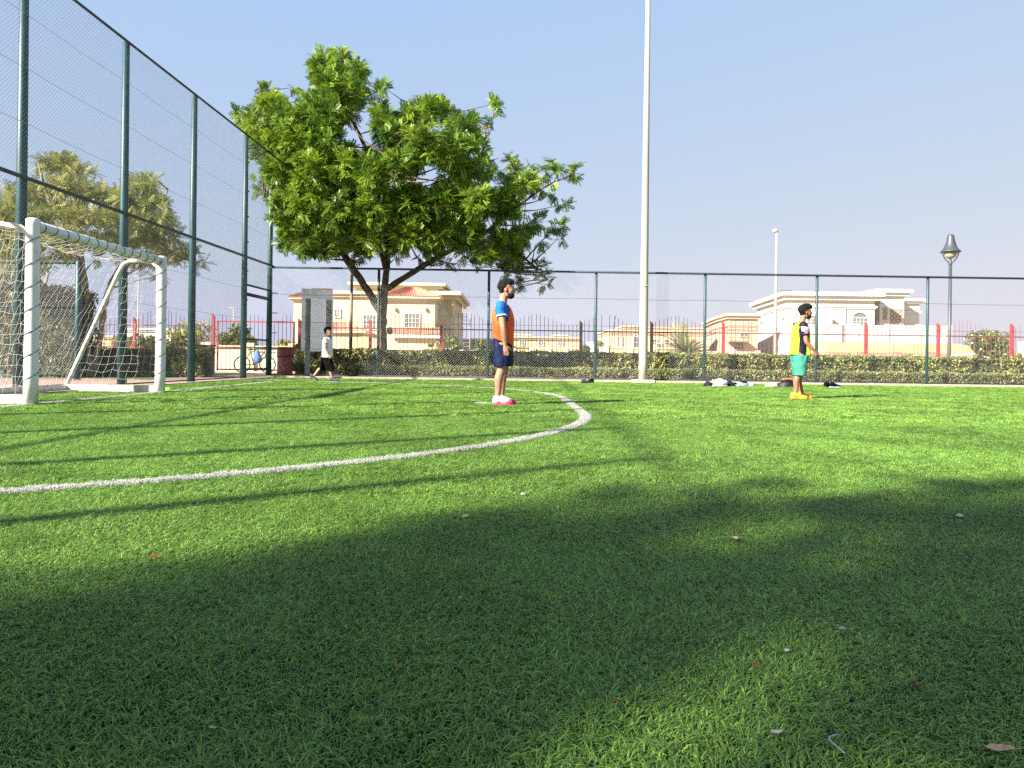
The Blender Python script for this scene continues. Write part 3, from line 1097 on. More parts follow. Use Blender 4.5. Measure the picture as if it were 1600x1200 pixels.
ac_limb([(140, 590), (135, 545), (131, 490), (136, 440), (120, 380), (90, 310), (80, 260)], [0, 0, 0, -.1, -.3, -.5, -.6], [14, 11, 10, 9, 7, 5, 2], 1)
ac_limb([(142, 585), (150, 530), (158, 480), (165, 440), (190, 390), (225, 330), (240, 285)], [.1, .2, .2, .3, .5, .8, .9], [11, 9, 9, 8, 6, 4, 2], 2)
ac_limb([(138, 560), (112, 520), (92, 480), (84, 450), (50, 400), (10, 350)], [0, -.2, -.3, -.4, -.8, -1.2], [7, 6, 6, 5, 4, 2], 3)
ac_limb([(165, 440), (210, 420), (255, 400), (300, 408)], [.3, .1, -.2, -.4], [5, 4, 3, 2], 4)
ac_limb([(136, 440), (150, 380), (160, 320), (165, 290)], [-.1, -.8, -1.2, -1.5], [6, 5, 3, 2], 5)
ac_limb([(84, 450), (60, 420), (20, 400), (-40, 390)], [-.4, .4, 1, 1.4], [4, 4, 3, 2], 6)
LA = [(80, 252, 18), (100, 256, 22), (120, 268, 16), (60, 262, 12), (145, 270, 9), (215, 288, 18), (235, 292, 17), (240, 280, 11), (95, 290, 26), (60, 300, 24), (25, 305, 22), (130, 300, 20), (160, 305, 22), (190, 310, 22),
      (220, 315, 24), (245, 318, 18), (10, 330, 26), (45, 335, 28), (90, 330, 28), (130, 335, 28), (175, 340, 28), (215, 345, 26), (250, 345, 20), (20, 370, 26), (60, 372, 26), (100, 370, 24), (145, 375, 24), (190, 375, 24), (230, 372, 24), (262, 368, 18),
      (285, 380, 14), (300, 395, 15), (275, 398, 18), (240, 400, 18), (200, 402, 16), (20, 405, 24), (60, 412, 18), (5, 430, 18), (300, 415, 12), (312, 410, 9), (262, 415, 12), (-20, 350, 30), (-30, 390, 30), (-50, 420, 25), (35, 435, 10), (225, 422, 8), (255, 430, 8), (150, 405, 14), (100, 400, 16)]
lobes = []
for (x, y, rp) in LA:
    v = W(x, y, AY)
    rho = min(1, math.hypot((x - 120) / 230, (y - 350) / 130))
    dmax = 3.0 * math.sqrt(max(0, 1 - rho * rho))
    for q in ([rt.uniform(-.6, .6)] if rp < 16 else [-.7, .1, .7]):
        c = Vector((v.x, AY + dmax * q + rt.uniform(-.3, .3), v.z))
        s_ = c.y / AY
        lobes.append(((v.x * s_, c.y, CAMZ + (v.z - CAMZ) * s_), rp * K2 * s_ * .84))
for c, rad in lobes:
    cv = Vector(c)
    best = min(allpts, key=lambda a: (a[0] - cv).length + max(0, a[0].z - cv.z + .15) * 2.5)[0]
    mid = best.lerp(cv, .5) + Vector((rt.gauss(0, .08), rt.gauss(0, .08), .06))
    tr.tube([best, mid, cv], [.028, .015, .006], 5, cap=False)
tr.build('trunk', M['bark2'], ac, True)
FA = frond(6, .26, .030, .075, .15)
foliage('crown', lobes, FA, M['leaf2'], 14, 6, 23, ac, flat=.34, up=.1, shell=.15)


# the tree outside the fence, left of and behind the camera, whose crown shades the near turf
def shade_gap(p):
    """keeps the crown to the shape of the shade it throws: follow each leaf along the sun to the ground"""
    r = np.random.default_rng(99)
    gx_, gy_ = p[:, 0] + 1.345 * p[:, 2], p[:, 1] + 1.02 * p[:, 2]
    edge = np.interp(gx_, [-4, -1.4, -.7, -.35, -.1, .1, .5, 1.4, 2.8, 6], [1.75, 2.0, 2.25, 2.5, 2.95, 3.5, 4.0, 4.2, 4.15, 4.15])
    keep = gy_ < edge + r.normal(0, .10, len(p))
    thin = np.interp(gy_, [1.9, 2.3, 3.9, 4.3], [1.0, .33, .33, .65]) * (gx_ > -.2) + (gx_ <= -.2)
    keep &= r.uniform(size=len(p)) < thin
    hole = ((gx_ - .66) / .98) ** 2 + ((gy_ - 1.06) / .83) ** 2 + r.normal(0, .22, len(p))
    keep &= (hole > 1) | (r.uniform(size=len(p)) < .09)
    hole = ((gx_ - 1.75) / .35) ** 2 + ((gy_ - 1.95) / .22) ** 2 + r.normal(0, .4, len(p))
    keep &= (hole > 1) | (r.uniform(size=len(p)) < .4)
    return keep


def shade_tree(gpts, trunk, label, seed, zr=(6.3, 8.2)):
    r = random.Random(seed)
    t = empty('tree', (trunk[0], trunk[1], 0), label, 'tree', 'shade trees beside the pitch behind the camera')
    lb = []
    for (gx_, gy_, rad) in gpts:
        for q in range(2):
            h = r.uniform(*zr)
            lb.append(((gx_ - 1.345 * h + r.gauss(0, .12), gy_ - 1.02 * h + r.gauss(0, .12), h), rad))
    mb = MB()
    top = Vector((trunk[0] + .3, trunk[1] + .3, 4.6))
    limb(mb, [(trunk[0], trunk[1], -.05), (trunk[0] + .1, trunk[1], 1.5), (trunk[0] + .05, trunk[1] + .1, 3.0), top], [.24, .19, .16, .13], 10, .1, seed)
    for c, rad in lb:
        cv = Vector(c)
        mid = top.lerp(cv, .5) + Vector((r.gauss(0, .2), r.gauss(0, .2), .25))
        mb.tube([top, mid, cv], [.055, .035, .01], 5, cap=False)
    mb.build('trunk', M['bark'], t, True)
    foliage('crown', lb, frond(5, .30, .040, .13, .3), M['leaf'], 7.0, 6, seed, t, up=.3, shell=.15, tint=(0, .9), gap=shade_gap)


shade_tree([(-3.2, .6, .62), (-2.4, .2, .62), (-1.6, .7, .6), (-.8, 1.0, .6), (.0, 1.25, .6), (-.5, .3, .6), (.6, .6, .5), (.7, 2.0, .55), (.9, 2.9, .42), (1.6, 3.1, .46), (1.7, 2.4, .45), (2.4, 2.6, .5),
            (2.5, 3.2, .5), (3.3, 3.2, .5), (3.2, 2.5, .55), (4.2, 3.2, .6), (4.2, 2.3, .6), (1.3, 2.0, .30), (2.3, 1.7, .45), (3.3, 1.5, .5), (4.3, 1.3, .6), (-1.4, -.4, .6), (.2, -.6, .55), (2.6, .6, .5), (1.6, -.2, .5), (3.4, .3, .6), (-.1, 1.9, .33), (5.1, 2.8, .6), (5.2, 1.6, .6),
            (-.7, 1.6, .35), (-1.5, 1.4, .35), (.35, 2.6, .35), (.2, 3.0, .4), (.5, 3.6, .38), (-.1, 2.5, .36), (1.0, 3.7, .42), (1.9, 3.9, .42), (2.9, 4.0, .42), (3.9, 4.0, .42), (-.5, 2.1, .36), (.1, 2.2, .36)],
           (-9.3, -6.6), 'tall leafy shade tree outside the side fence behind the camera', 31)


# ------------------------------------------------------------------ hedges and shrubs
def leaf_quads(P, Nrm, size, r, mat_, name, parent, kind=None, tint=(0, 1), long=1.7, ti=None):
    n = len(P)
    d = Nrm + r.normal(0, .75, (n, 3))
    d /= np.linalg.norm(d, axis=1, keepdims=True)
    R = rot_frames(np.cross(d, r.normal(size=(n, 3))), r)
    sz = size * r.uniform(.6, 1.3, n)
    t = np.array([(-.5 * long, 0, 0), (0, -.38, .1), (.5 * long, 0, -.05), (0, .38, .1)])
    V = np.einsum('nij,kj->nki', R, t) * sz[:, None, None] + P[:, None, :]
    V = V.reshape(-1, 3)
    T = np.repeat(np.clip(r.uniform(tint[0], tint[1], n) if ti is None else ti, 0, 1), 4)
    return link(name, np_mesh(name, V, np.arange(len(V)).reshape(-1, 4), mat_, T), parent, kind)


def hedge(name, x0, x1, yfun, depth, h, label, mat_, dens, size, seed, z0=0.0, lump=.10, group=None):
    """clipped hedge: a noisy box surface thick with leaves around a dark twiggy core"""
    r = np.random.default_rng(seed)
    root = empty(name, ((x0 + x1) / 2, yfun((x0 + x1) / 2) + depth / 2, 0), label, 'hedge', group)
    L = x1 - x0
    nf, nt_ = int(L * h * dens), int(L * depth * dens)
    nb = int(L * h * dens * .35)
    ne = int(depth * h * dens)
    xs = np.concatenate([r.uniform(x0, x1, nf), r.uniform(x0, x1, nt_), r.uniform(x0, x1, nb), np.full(ne, x0), np.full(ne, x1)])
    ys = np.concatenate([np.zeros(nf), r.uniform(0, depth, nt_), np.full(nb, depth), r.uniform(0, depth, ne), r.uniform(0, depth, ne)])
    zs = np.concatenate([r.uniform(.02, h, nf), np.full(nt_, h), r.uniform(.02, h, nb), r.uniform(.02, h, ne), r.uniform(.02, h, ne)])
    N = np.concatenate([np.tile([0, -1, .3], (nf, 1)), np.tile([0, -.2, 1], (nt_, 1)), np.tile([0, 1, .3], (nb, 1)), np.tile([-1, 0, .3], (ne, 1)), np.tile([1, 0, .3], (ne, 1))]).astype(float)
    P = np.stack([xs, ys, zs], 1)
    nz = np.array([mnoise.noise(Vector((p[0] * 1.6, p[1] * 2 + seed, p[2] * 2.2))) + .6 * mnoise.noise(Vector((p[0] * 5, p[1] * 5 + seed, p[2] * 5))) for p in P])
    ti = np.clip(.45 + .45 * nz + r.normal(0, .22, len(P)), 0, 1)
    P += N * (nz[:, None] * lump) - N * np.abs(r.normal(0, .05, (len(P), 1)))
    P[:, 2] = np.maximum(P[:, 2], .02) + z0
    P[:, 1] += np.array([yfun(x) for x in P[:, 0]])
    leaf_quads(P, N, size, r, mat_, 'foliage', root, ti=ti)
    mb = MB()
    n = max(2, int(L / 1.0))
    ins = .10
    vs = []
    for i in range(n + 1):
        x = x0 + ins + (L - 2 * ins) * i / n
        y0 = yfun(x) + ins
        hh = max(.12, h - .12)
        vs += [(x, y0, z0 - .02), (x, y0, z0 + hh), (x, y0 + depth - 2 * ins, z0 + hh), (x, y0 + depth - 2 * ins, z0 - .02)]
    fs = []
    for i in range(n):
        for k in range(3):
            fs.append((i * 4 + k, i * 4 + k + 1, i * 4 + 5 + k, i * 4 + 4 + k))
    fs += [(0, 1, 2, 3), (n * 4 + 3, n * 4 + 2, n * 4 + 1, n * 4)]
    mb.add(vs, fs)
    mb.build('twigs', M['twig'], root)
    return root


hx0 = W(462, 570, 25.4).x
hedge('hedge', hx0, 20.5, lambda x: 25.25 + .012 * x, .95, .90, 'taller clipped olive hedge running behind the low border along the far fence', M['leaf_hedge'], 760, .062, 41)
hedge('hedge', W(548, 590, 24.0).x, 20.0, lambda x: 23.95 + .012 * x, .85, .40, 'low dense green border hedge right behind the far fence', M['leaf_low'], 900, .048, 42, lump=.06)
hedge('hedge', -19.0, W(121, 500, 21.2).x, lambda x: 21.0, 1.3, 2.48, 'tall dark green hedge at the left edge behind the goal net', M['leaf_tall'], 330, .075, 43, lump=.14)
hedge('hedge', W(128, 560, 22.7).x, W(316, 560, 22.7).x, lambda x: 22.6, 1.0, .84, 'waist high olive hedge between the acacia trunks and the red bin', M['leaf_hedge'], 700, .062, 44)


def bush(name, px, py0, py1, wpx, Y, label, mat_, seed, n=900, size=.12, flowers=0, group=None):
    r = np.random.default_rng(seed)
    top, cen = W(px, py0, Y), W(px, (py0 + py1) / 2, Y)
    hw = wpx * Y / FPX / 2
    root = empty(name, (cen.x, Y, 0), label, 'shrub', group)
    ht = top.z
    lb = []
    for i in range(9):
        a = r.uniform(0, 6.28)
        q = r.uniform(.1, .62)
        lb.append(((cen.x + hw * q * math.cos(a), Y + hw * q * math.sin(a), ht * r.uniform(.35, .78)), hw * r.uniform(.32, .5)))
    P, N = [], []
    for c, rad in lb:
        k = n // 9
        d = r.normal(size=(k, 3))
        d /= np.linalg.norm(d, axis=1, keepdims=True)
        p = np.array(c) + d * (rad * r.uniform(.6, 1.1, (k, 1))) * np.array([1, 1, .8])
        P.append(p)
        N.append(d)
    P, N = np.concatenate(P), np.concatenate(N)
    P[:, 2] = np.clip(P[:, 2], .03, ht * 1.02)
    leaf_quads(P, N, size, r, mat_, 'foliage', root)
    mb = MB()
    for c, rad in lb:
        mb.tube([(cen.x, Y, -.03), (cen.x + (c[0] - cen.x) * .4, Y + (c[1] - Y) * .4, c[2] * .5), c], [.05, .035, .015], 5, cap=False)
    mb.build('stem', M['twig'], root)
    if flowers:
        k = r.choice(len(P), flowers)
        mb = MB()
        for i in k:
            p = P[i] + N[i] * .06
            mb.ball(p, (.07, .07, .045), 6, 4)
        mb.build('blossom', M['petal'], root, kind='stuff')
    return root


# ------------------------------------------------------------------ red iron fence behind the hedge
RY = 28.2
KR = RY / FPX
rf = empty('iron_fence', (3, RY, 0), 'red iron railing with wavy spiked bars and slanted posts behind the hedge', 'fence')


def red_post(px, parent, ytop):
    p = W(px, 540, RY)
    z = W(px, ytop, RY).z
    mb = MB()
    w = .105
    x, y = p.x, p.y
    mb.add([(x - w / 2, y - w / 2, -.03), (x + w / 2, y - w / 2, -.03), (x + w / 2, y + w / 2, -.03), (x - w / 2, y + w / 2, -.03),
            (x - w / 2, y - w / 2, z), (x + w / 2, y - w / 2, z - .11), (x + w / 2, y + w / 2, z - .11), (x - w / 2, y + w / 2, z)],
           [(0, 1, 5, 4), (1, 2, 6, 5), (2, 3, 7, 6), (3, 0, 4, 7), (4, 5, 6, 7)])
    mb.build('post', M['red_post'], parent)


rposts = [102, 210, 333, 468, 578.5, 689.5, 800.5, 907.5, 1018, 1130, 1241, 1353, 1466, 1581, 1692]
for px in rposts:
    red_post(px, rf, 490 if px in (333,) else 499 + (px - 689) * .0075)
x_at = lambda px: W(px, 520, RY).x
RAILZ, LOWZ = 1.72, .92
for a_, b_ in ((rposts[0], 333), (468, rposts[-1])):
    for z, m_ in ((RAILZ, M['red_bar']), (LOWZ, M['red_post'] if a_ < 300 else M['red_bar']), (.15, M['red_bar'])):
        mb = MB()
        mb.box(((x_at(a_) + x_at(b_)) / 2, RY, z), (x_at(b_) - x_at(a_), .03, .04))
        mb.build('rail', m_, rf)
bar_me = None
BARH = 2.2


def bar_mesh():
    mb = MB()
    mb.tube([(0, 0, .12), (0, 0, 1.2), (0, 0, BARH - .08), (0, 0, BARH)], [.0095, .0095, .0095, .002], 4)
    return mb.mesh('bar', M['red_bar'])


bar_me = bar_mesh()
rb = random.Random(3)
gates = [(333, 468)]
pitch_px = 6.35
for i in range(len(rposts) - 1):
    a_, b_ = rposts[i], rposts[i + 1]
    if (a_, b_) in gates:
        continue
    n_ = int(round((b_ - a_) / pitch_px))
    for k in range(1, n_):
        if rb.random() < .02:
            continue
        t = k / n_
        px = a_ + (b_ - a_) * t
        z = 2.16 + .20 * math.cos(2 * math.pi * (t - .34)) + rb.gauss(0, .012)
        o = bpy.data.objects.new('bar', bar_me)
        COL.objects.link(o)
        o.parent = rf
        o.matrix_parent_inverse = rf.matrix_basis.inverted()
        o.location = (x_at(px), RY, 0)
        o.rotation_euler = (rb.gauss(0, .006), rb.gauss(0, .006) + (.16 if (i == 7 and k == 6) else 0), 0)
        o.scale = (1, 1, z / BARH)
rg = empty('iron_gate', W(400, 585, RY), 'red iron gate between the bin and the green doorway posts', 'gate')
gx0, gx1 = x_at(341), x_at(460)
for nm, a_, b_ in (('stile', (gx0, .12), (gx0, 1.88)), ('stile', (gx1, .12), (gx1, 1.88)), ('top_rail', (gx0, 1.9), (gx1, 1.9)), ('middle_rail', (gx0, .95), (gx1, .95)), ('bottom_rail', (gx0, .14), (gx1, .14))):
    mb = MB()
    mb.box(((a_[0] + b_[0]) / 2, RY - .04, (a_[1] + b_[1]) / 2), (abs(a_[0] - b_[0]) + .05, .05, abs(a_[1] - b_[1]) + .05))
    mb.build(nm, M['red_post'], rg)
for k in range(1, 19):
    o = bpy.data.objects.new('bar', bar_me)
    COL.objects.link(o)
    o.parent = rg
    o.matrix_parent_inverse = rg.matrix_basis.inverted()
    o.location = (gx0 + (gx1 - gx0) * k / 19, RY, 0)
    o.scale = (1, 1, (2.05 + .15 * math.cos(k * .7)) / BARH)

# ------------------------------------------------------------------ steel notice frame, bins, bicycle
NY = 24.45
nb_ = empty('steel_board', W(494, 590, NY), 'tall shiny steel panel with perforated side strips standing behind the far fence', 'board')


def npt(px, z, dy=0.0):
    Y = NY + (px - 470) * .012 + dy
    p = W(px, 560, Y)
    return Vector((p.x, Y, z))


def nslab(name, pa, pb, za, zb, dy, th, m_):
    A, B = npt(pa, 0, dy), npt(pb, 0, dy)
    mb = MB()
    vs = [(A.x, A.y, za), (B.x, B.y, za), (B.x, B.y, zb), (A.x, A.y, zb), (A.x, A.y + th, za), (B.x, B.y + th, za), (B.x, B.y + th, zb), (A.x, A.y + th, zb)]
    mb.add(vs, [(0, 1, 2, 3), (5, 4, 7, 6), (4, 0, 3, 7), (1, 5, 6, 2), (3, 2, 6, 7), (4, 5, 1, 0)])
    return mb.build(name, m_, nb_)


nslab('header', 470, 518, 2.52, 2.82, -.03, .10, M['steel_band'])
nslab('margin', 470, 476, .82, 2.515, 0, .06, M['steel_band'])
nslab('centre_panel', 484.5, 508, .82, 2.515, .0, .06, M['steel'])
nslab('margin', 517.3, 519, .82, 2.515, 0, .06, M['steel_band'])
for a_, b_, zb in ((476.3, 484.2, -.02), (508.3, 517, .82)):
    st = nslab('perforated_strip', a_, b_, zb, 2.515, -.012, .05, M['perf'])
    mb = MB()
    wpx_ = b_ - a_
    for j in range(24):
        for i in range(3):
            z = .9 + j * .066
            q = npt(a_ + wpx_ * (.2 + .3 * i) + (.0 if j % 2 else .9), z, -.0155)
            mb.box(q, (.030, .006, .030), 0, Matrix.Rotation(math.radians(45), 3, 'Y'))
    mb.build('holes', M['hole'], st, kind='stuff')
nslab('leg', 510, 516, -.02, .81, 0, .05, M['steel_band'])

bn = empty('litter_bin', W(445, 586, 27.0), 'round red brown litter bin left of the steel panel', 'bin')
p = W(445, 585, 27.0)
mb = MB()
mb.lathe((p.x, p.y, 0), [(0, 0), (.255, 0), (.27, .03), (.265, .5), (.275, .90), (.28, .94), (.27, .97), (.25, .98), (.25, .90), (0, .90)], 22)
mb.build('body', M['bin'], bn, False)
mb = MB()
mb.lathe((p.x, p.y, .0), [(.276, .62), (.283, .63), (.283, .67), (.276, .68)], 22)
mb.build('hoop', M['bin_dark'], bn)

b2 = empty('litter_bin', W(323, 588, 25.2), 'square red litter bin with dark lid beside the fence post', 'bin')
p = W(325, 580, 25.2)
mb = MB()
mb.box((p.x, p.y, .50), (.32, .32, .84))
mb.build('body', M['red_post'], b2)
mb = MB()
mb.box((p.x, p.y, .96), (.38, .38, .06))
mb.box((p.x, p.y, .06), (.24, .24, .06))
mb.build('lid', M['bin'], b2)
mb = MB()
mb.box((p.x - .30, p.y + .1, .5), (.24, .3, 1.0))
mb.build('liner_box', M['slate_cloth'], b2)

bk = empty('bicycle', W(398, 582, 30.2), 'dark bicycle with blue bag parked behind the red gate', 'bicycle')
pc = W(398, 582, 30.2)
wr = .31
for sx in (-.50, .50):
    wh = MB()
    wh.tube([(pc.x + sx + wr * math.cos(a), pc.y, wr + wr * math.sin(a)) for a in np.linspace(0, 6.283, 21)], .024, 6)
    who = wh.build('wheel', M['rubber'], bk, True)
    sp = MB()
    for k in range(10):
        a = 2 * math.pi * k / 10
        sp.tube([(pc.x + sx, pc.y, wr), (pc.x + sx + wr * math.cos(a), pc.y, wr + wr * math.sin(a))], .004, 3)
    sp.build('spokes', M['steel_band'], who)
mb = MB()
A, B, C_, D_ = Vector((pc.x - .50, pc.y, wr)), Vector((pc.x - .05, pc.y, .30)), Vector((pc.x - .16, pc.y, .82)), Vector((pc.x + .38, pc.y, .80))
E_ = Vector((pc.x + .50, pc.y, wr))
for a_, b_ in ((A, B), (A, C_), (B, C_), (B, D_), (C_, D_), (D_, E_)):
    mb.tube([a_, b_], .018, 6)
mb.build('frame', M['bike'], bk, True)
mb = MB()
mb.tube([D_, D_ + Vector((0, 0, .16)), D_ + Vector((.10, .0, .22))], .014, 6)
mb.tube([D_ + Vector((.02, -.24, .20)), D_ + Vector((.02, .24, .20))], .014, 6)
mb.build('handlebar', M['bike'], bk, True)
mb = MB()
mb.ball(C_ + Vector((-.02, 0, .08)), (.13, .07, .04), 10, 6)
mb.build('saddle', M['bike'], bk, True)
mb = MB()
mb.loft([((pc.x + .10, pc.y - .1, .36), (.10, 0, 0), (0, .06, 0)), ((pc.x + .12, pc.y - .1, .40), (.17, .0, .02), (0, .09, 0)), ((pc.x + .14, pc.y - .1, .62), (.15, 0, -.03), (0, .08, 0)), ((pc.x + .10, pc.y - .1, .78), (.11, 0, .03), (0, .05, 0)), ((pc.x + .12, pc.y - .1, .90), (.03, 0, 0), (0, .02, 0))], 10, pw=2.8)
mb.build('bag', M['denim'], bk, True)

# ------------------------------------------------------------------ poles and lamps
pp = W(1004.6, 596, 22.75)
pl = empty('floodlight_pole', (pp.x, pp.y, 0), 'tall cream floodlight pole standing at the far touchline', 'pole')
mb = MB()
mb.tube([(pp.x, pp.y, 0), (pp.x, pp.y, .6), (pp.x, pp.y, 3), (pp.x, pp.y, 7), (pp.x, pp.y, 13.5)], [.136, .133, .118, .094, .056], 16)
mb.build('shaft', M['pole_cream'], pl, True)
mb = MB()
mb.tube([(pp.x + .127 * math.cos(a), pp.y + .127 * math.sin(a), 2.86 + .02 * math.cos(a)) for a in np.linspace(0, 6.283, 17)], .012, 5)
mb.build('strap', M['conc'], pl)
mb = MB()
mb.box((pp.x, pp.y, .045), (.60, .5, .11))
mb.build('footing', M['conc'], pl)
mb = MB()
mb.box((pp.x, pp.y, 13.4), (1.8, .08, .08))
mb.build('head_beam', M['steel_band'], pl)
for sx in (-.6, .6):
    mb = MB()
    mb.box((pp.x + sx, pp.y - .15, 13.6), (.5, .25, .35))
    mb.build('floodlight', M['lamp_grey'], pl)

# thin pale street light far behind
LYt = 60
q = W(1211, 560, LYt)
sl = empty('street_light', (q.x, LYt, 0), 'thin pale street light pole in front of the white villa', 'street light')
zt = W(1211, 361, LYt).z
mb = MB()
mb.tube([(q.x, LYt, -.03), (q.x, LYt, zt * .5), (q.x, LYt, zt)], [.13, .11, .075], 10)
mb.build('shaft', M['pole_pale'], sl, True)
mb = MB()
mb.ball((q.x - .12, LYt, zt + .02), (.24, .16, .16), 12, 8)
mb.build('lamp_head', M['pole_pale'], sl, True)
for (px, y0, Y, lab) in ((215, 432, 70, 'far thin pale pole seen between the goal and the side fence'), (162, 480, 70, 'short thin far pole seen beside the acacia trunk'), (364, 481, 85, 'tiny far street light seen through the side fence near the green doorway')):
    q = W(px, 555, Y)
    o = empty('street_light', (q.x, Y, 0), lab, 'street light')
    zt = W(px, y0, Y).z
    mb = MB()
    mb.tube([(q.x, Y, -.03), (q.x, Y, zt)], [.085, .05], 8)
    mb.build('shaft', M['pole_pale'], o, True)
    mb = MB()
    mb.box((q.x - .22, Y, zt + .02), (.55, .16, .07))
    mb.build('lamp_head', M['pole_pale'], o)

LY = 29.6
q = W(1483, 560, LY)
lm = empty('street_lamp', (q.x, LY, 0), 'grey bell shaped park lamp on slim post behind the hedge', 'street lamp')
zc = W(1484, 393, LY).z                         # brim height
mb = MB()
mb.tube([(q.x, LY, -.03), (q.x, LY, 1.2), (q.x, LY, zc - .52)], [.085, .072, .058], 12)
mb.build('post', M['lamp_grey'], lm, True)
mb = MB()
mb.lathe((q.x, LY, zc), [(0, .66), (.085, .655), (.115, .61), (.125, .55), (.15, .42), (.19, .27), (.25, .13), (.32, .04), (.365, .0), (.365, -.03), (.30, -.02), (0, -.01)], 26)
mb.build('shade', M['lamp_grey'], lm, True)
mb = MB()
mb.lathe((q.x, LY, zc), [(.25, -.03), (.24, -.10), (.19, -.19), (.11, -.26), (.0, -.28)], 20)
mb.build('bowl', M['lamp_glass'], lm, True)
for sg in (-1, 1):
    mb = MB()
    mb.tube([(q.x + sg * .32, LY, zc - .01), (q.x + sg * .30, LY, zc - .12), (q.x + sg * .22, LY, zc - .28), (q.x + sg * .10, LY, zc - .40), (q.x, LY, zc - .47)], .020, 7)
    mb.build('bracket', M['lamp_grey'], lm, True)
mb = MB()
mb.lathe((q.x, LY, zc - .52), [(.06, 0), (.075, .03), (.05, .10), (.04, .24)], 12)
mb.build('collar', M['lamp_grey'], lm, True)

# plain grey post behind the hedge left of the tree
q = W(548, 560, 27.4)
o = empty('metal_post', (q.x, 27.4, 0), 'bare grey brown metal post behind the hedge between panel and tree trunk', 'post')
mb = MB()
mb.tube([(q.x, 27.4, -.03), (q.x, 27.4, W(548, 425, 27.4).z), (q.x, 27.4, W(548, 424, 27.4).z)], [.055, .05, .02], 10)
mb.build('shaft', M['brown_trim'], o, True)
#__PART2__


# ------------------------------------------------------------------ houses beyond the road
def prism(mb, fp, z0, z1, mi=0):
    n = len(fp)
    vs = [(x, y, z0) for x, y in fp] + [(x, y, z1) for x, y in fp]
    fs = [(i, (i + 1) % n, n + (i + 1) % n, n + i) for i in range(n)] + [tuple(range(n))[::-1], tuple(range(n, 2 * n))]
    mb.add(vs, fs, mi)


def grow(fp, d):
    """offset a counter-clockwise footprint outwards by d"""
    n = len(fp)
    res = []
    for i in range(n):
        a, b, c = Vector(fp[i - 1]), Vector(fp[i]), Vector(fp[(i + 1) % n])
        n1 = (b - a).normalized()
        n2 = (c - b).normalized()
        o1, o2 = Vector((n1.y, -n1.x)), Vector((n2.y, -n2.x))
        m = (o1 + o2)
        m = m / max(.3, m.length_squared) * 2
        q = b + m * d
        res.append((q.x, q.y))
    return res


def rect_fp(px0, px1, Y, depth):
    a, b = W(px0, 520, Y).x, W(px1, 520, Y).x
    return [(a, Y), (b, Y), (b, Y + depth), (a, Y + depth)]


def zy(px, py, Y):
    return W(px, py, Y).z


def part_prism(name, fp, z0, z1, m_, parent):
    mb = MB()
    prism(mb, fp, z0, z1)
    return mb.build(name, m_, parent)


def cornice(fp, z, d, h, m_, parent, name='cornice'):
    mb = MB()
    prism(mb, grow(fp, d * .55), z - h, z - h * .5)
    prism(mb, grow(fp, d), z - h * .499, z)
    return mb.build(name, m_, parent)


def window(px0, px1, py0, py1, Y, parent, glass='pane', bars=(3, 3), grille=False, arch=False, fw=.09):
    """a window let into the front wall (wall face at Y): reveal frame proud of the wall, pane set back, bars"""
    A, B = W(px0, py1, Y), W(px1, py0, Y)
    x0, x1, z0, z1 = A.x, B.x, A.z, B.z
    mb = MB()
    for (a, b) in (((x0 - fw, z0 - fw), (x0, z1 + fw)), ((x1, z0 - fw), (x1 + fw, z1 + fw)), ((x0 + .001, z0 - fw), (x1 - .001, z0)), ((x0 + .001, z1), (x1 - .001, z1 + fw))):
        mb.box2((a[0], Y - .10, a[1]), (b[0], Y + .03, b[1]))
    if arch:
        n = 10
        cx, r = (x0 + x1) / 2, (x1 - x0) / 2
        mb.tube([(cx + (r + fw / 2) * math.cos(t), Y - .05, z1 + .02 + .75 * (r + fw / 2) * math.sin(t)) for t in np.linspace(0, math.pi, n)], fw * .7, 6)
    w = mb.build('window', M['frame'], parent)
    pm = MB()
    pm.box2((x0 + .002, Y - .045, z0 + .002), (x1 - .002, Y - .005, z1 - .002))
    if arch:
        cx, r = (x0 + x1) / 2, (x1 - x0) / 2
        vs = [(cx + r * math.cos(t), Y - .03, z1 + .75 * r * math.sin(t)) for t in np.linspace(0, math.pi, 10)]
        pm.add(vs, [tuple(range(10))[::-1]])
    pm.build('pane', M[glass], w)
    bb = MB()
    for k in range(1, bars[0]):
        x = x0 + (x1 - x0) * k / bars[0]
        bb.box2((x - .03, Y - .085, z0 + .004), (x + .03, Y - .05, z1 - .004))
    for k in range(1, bars[1]):
        z = z0 + (z1 - z0) * k / bars[1]
        bb.box2((x0 + .004, Y - .078, z - .025), (x1 - .004, Y - .056, z + .025))
    if bb.v:
        bb.build('glazing_bars', M['frame'], w)
    return w


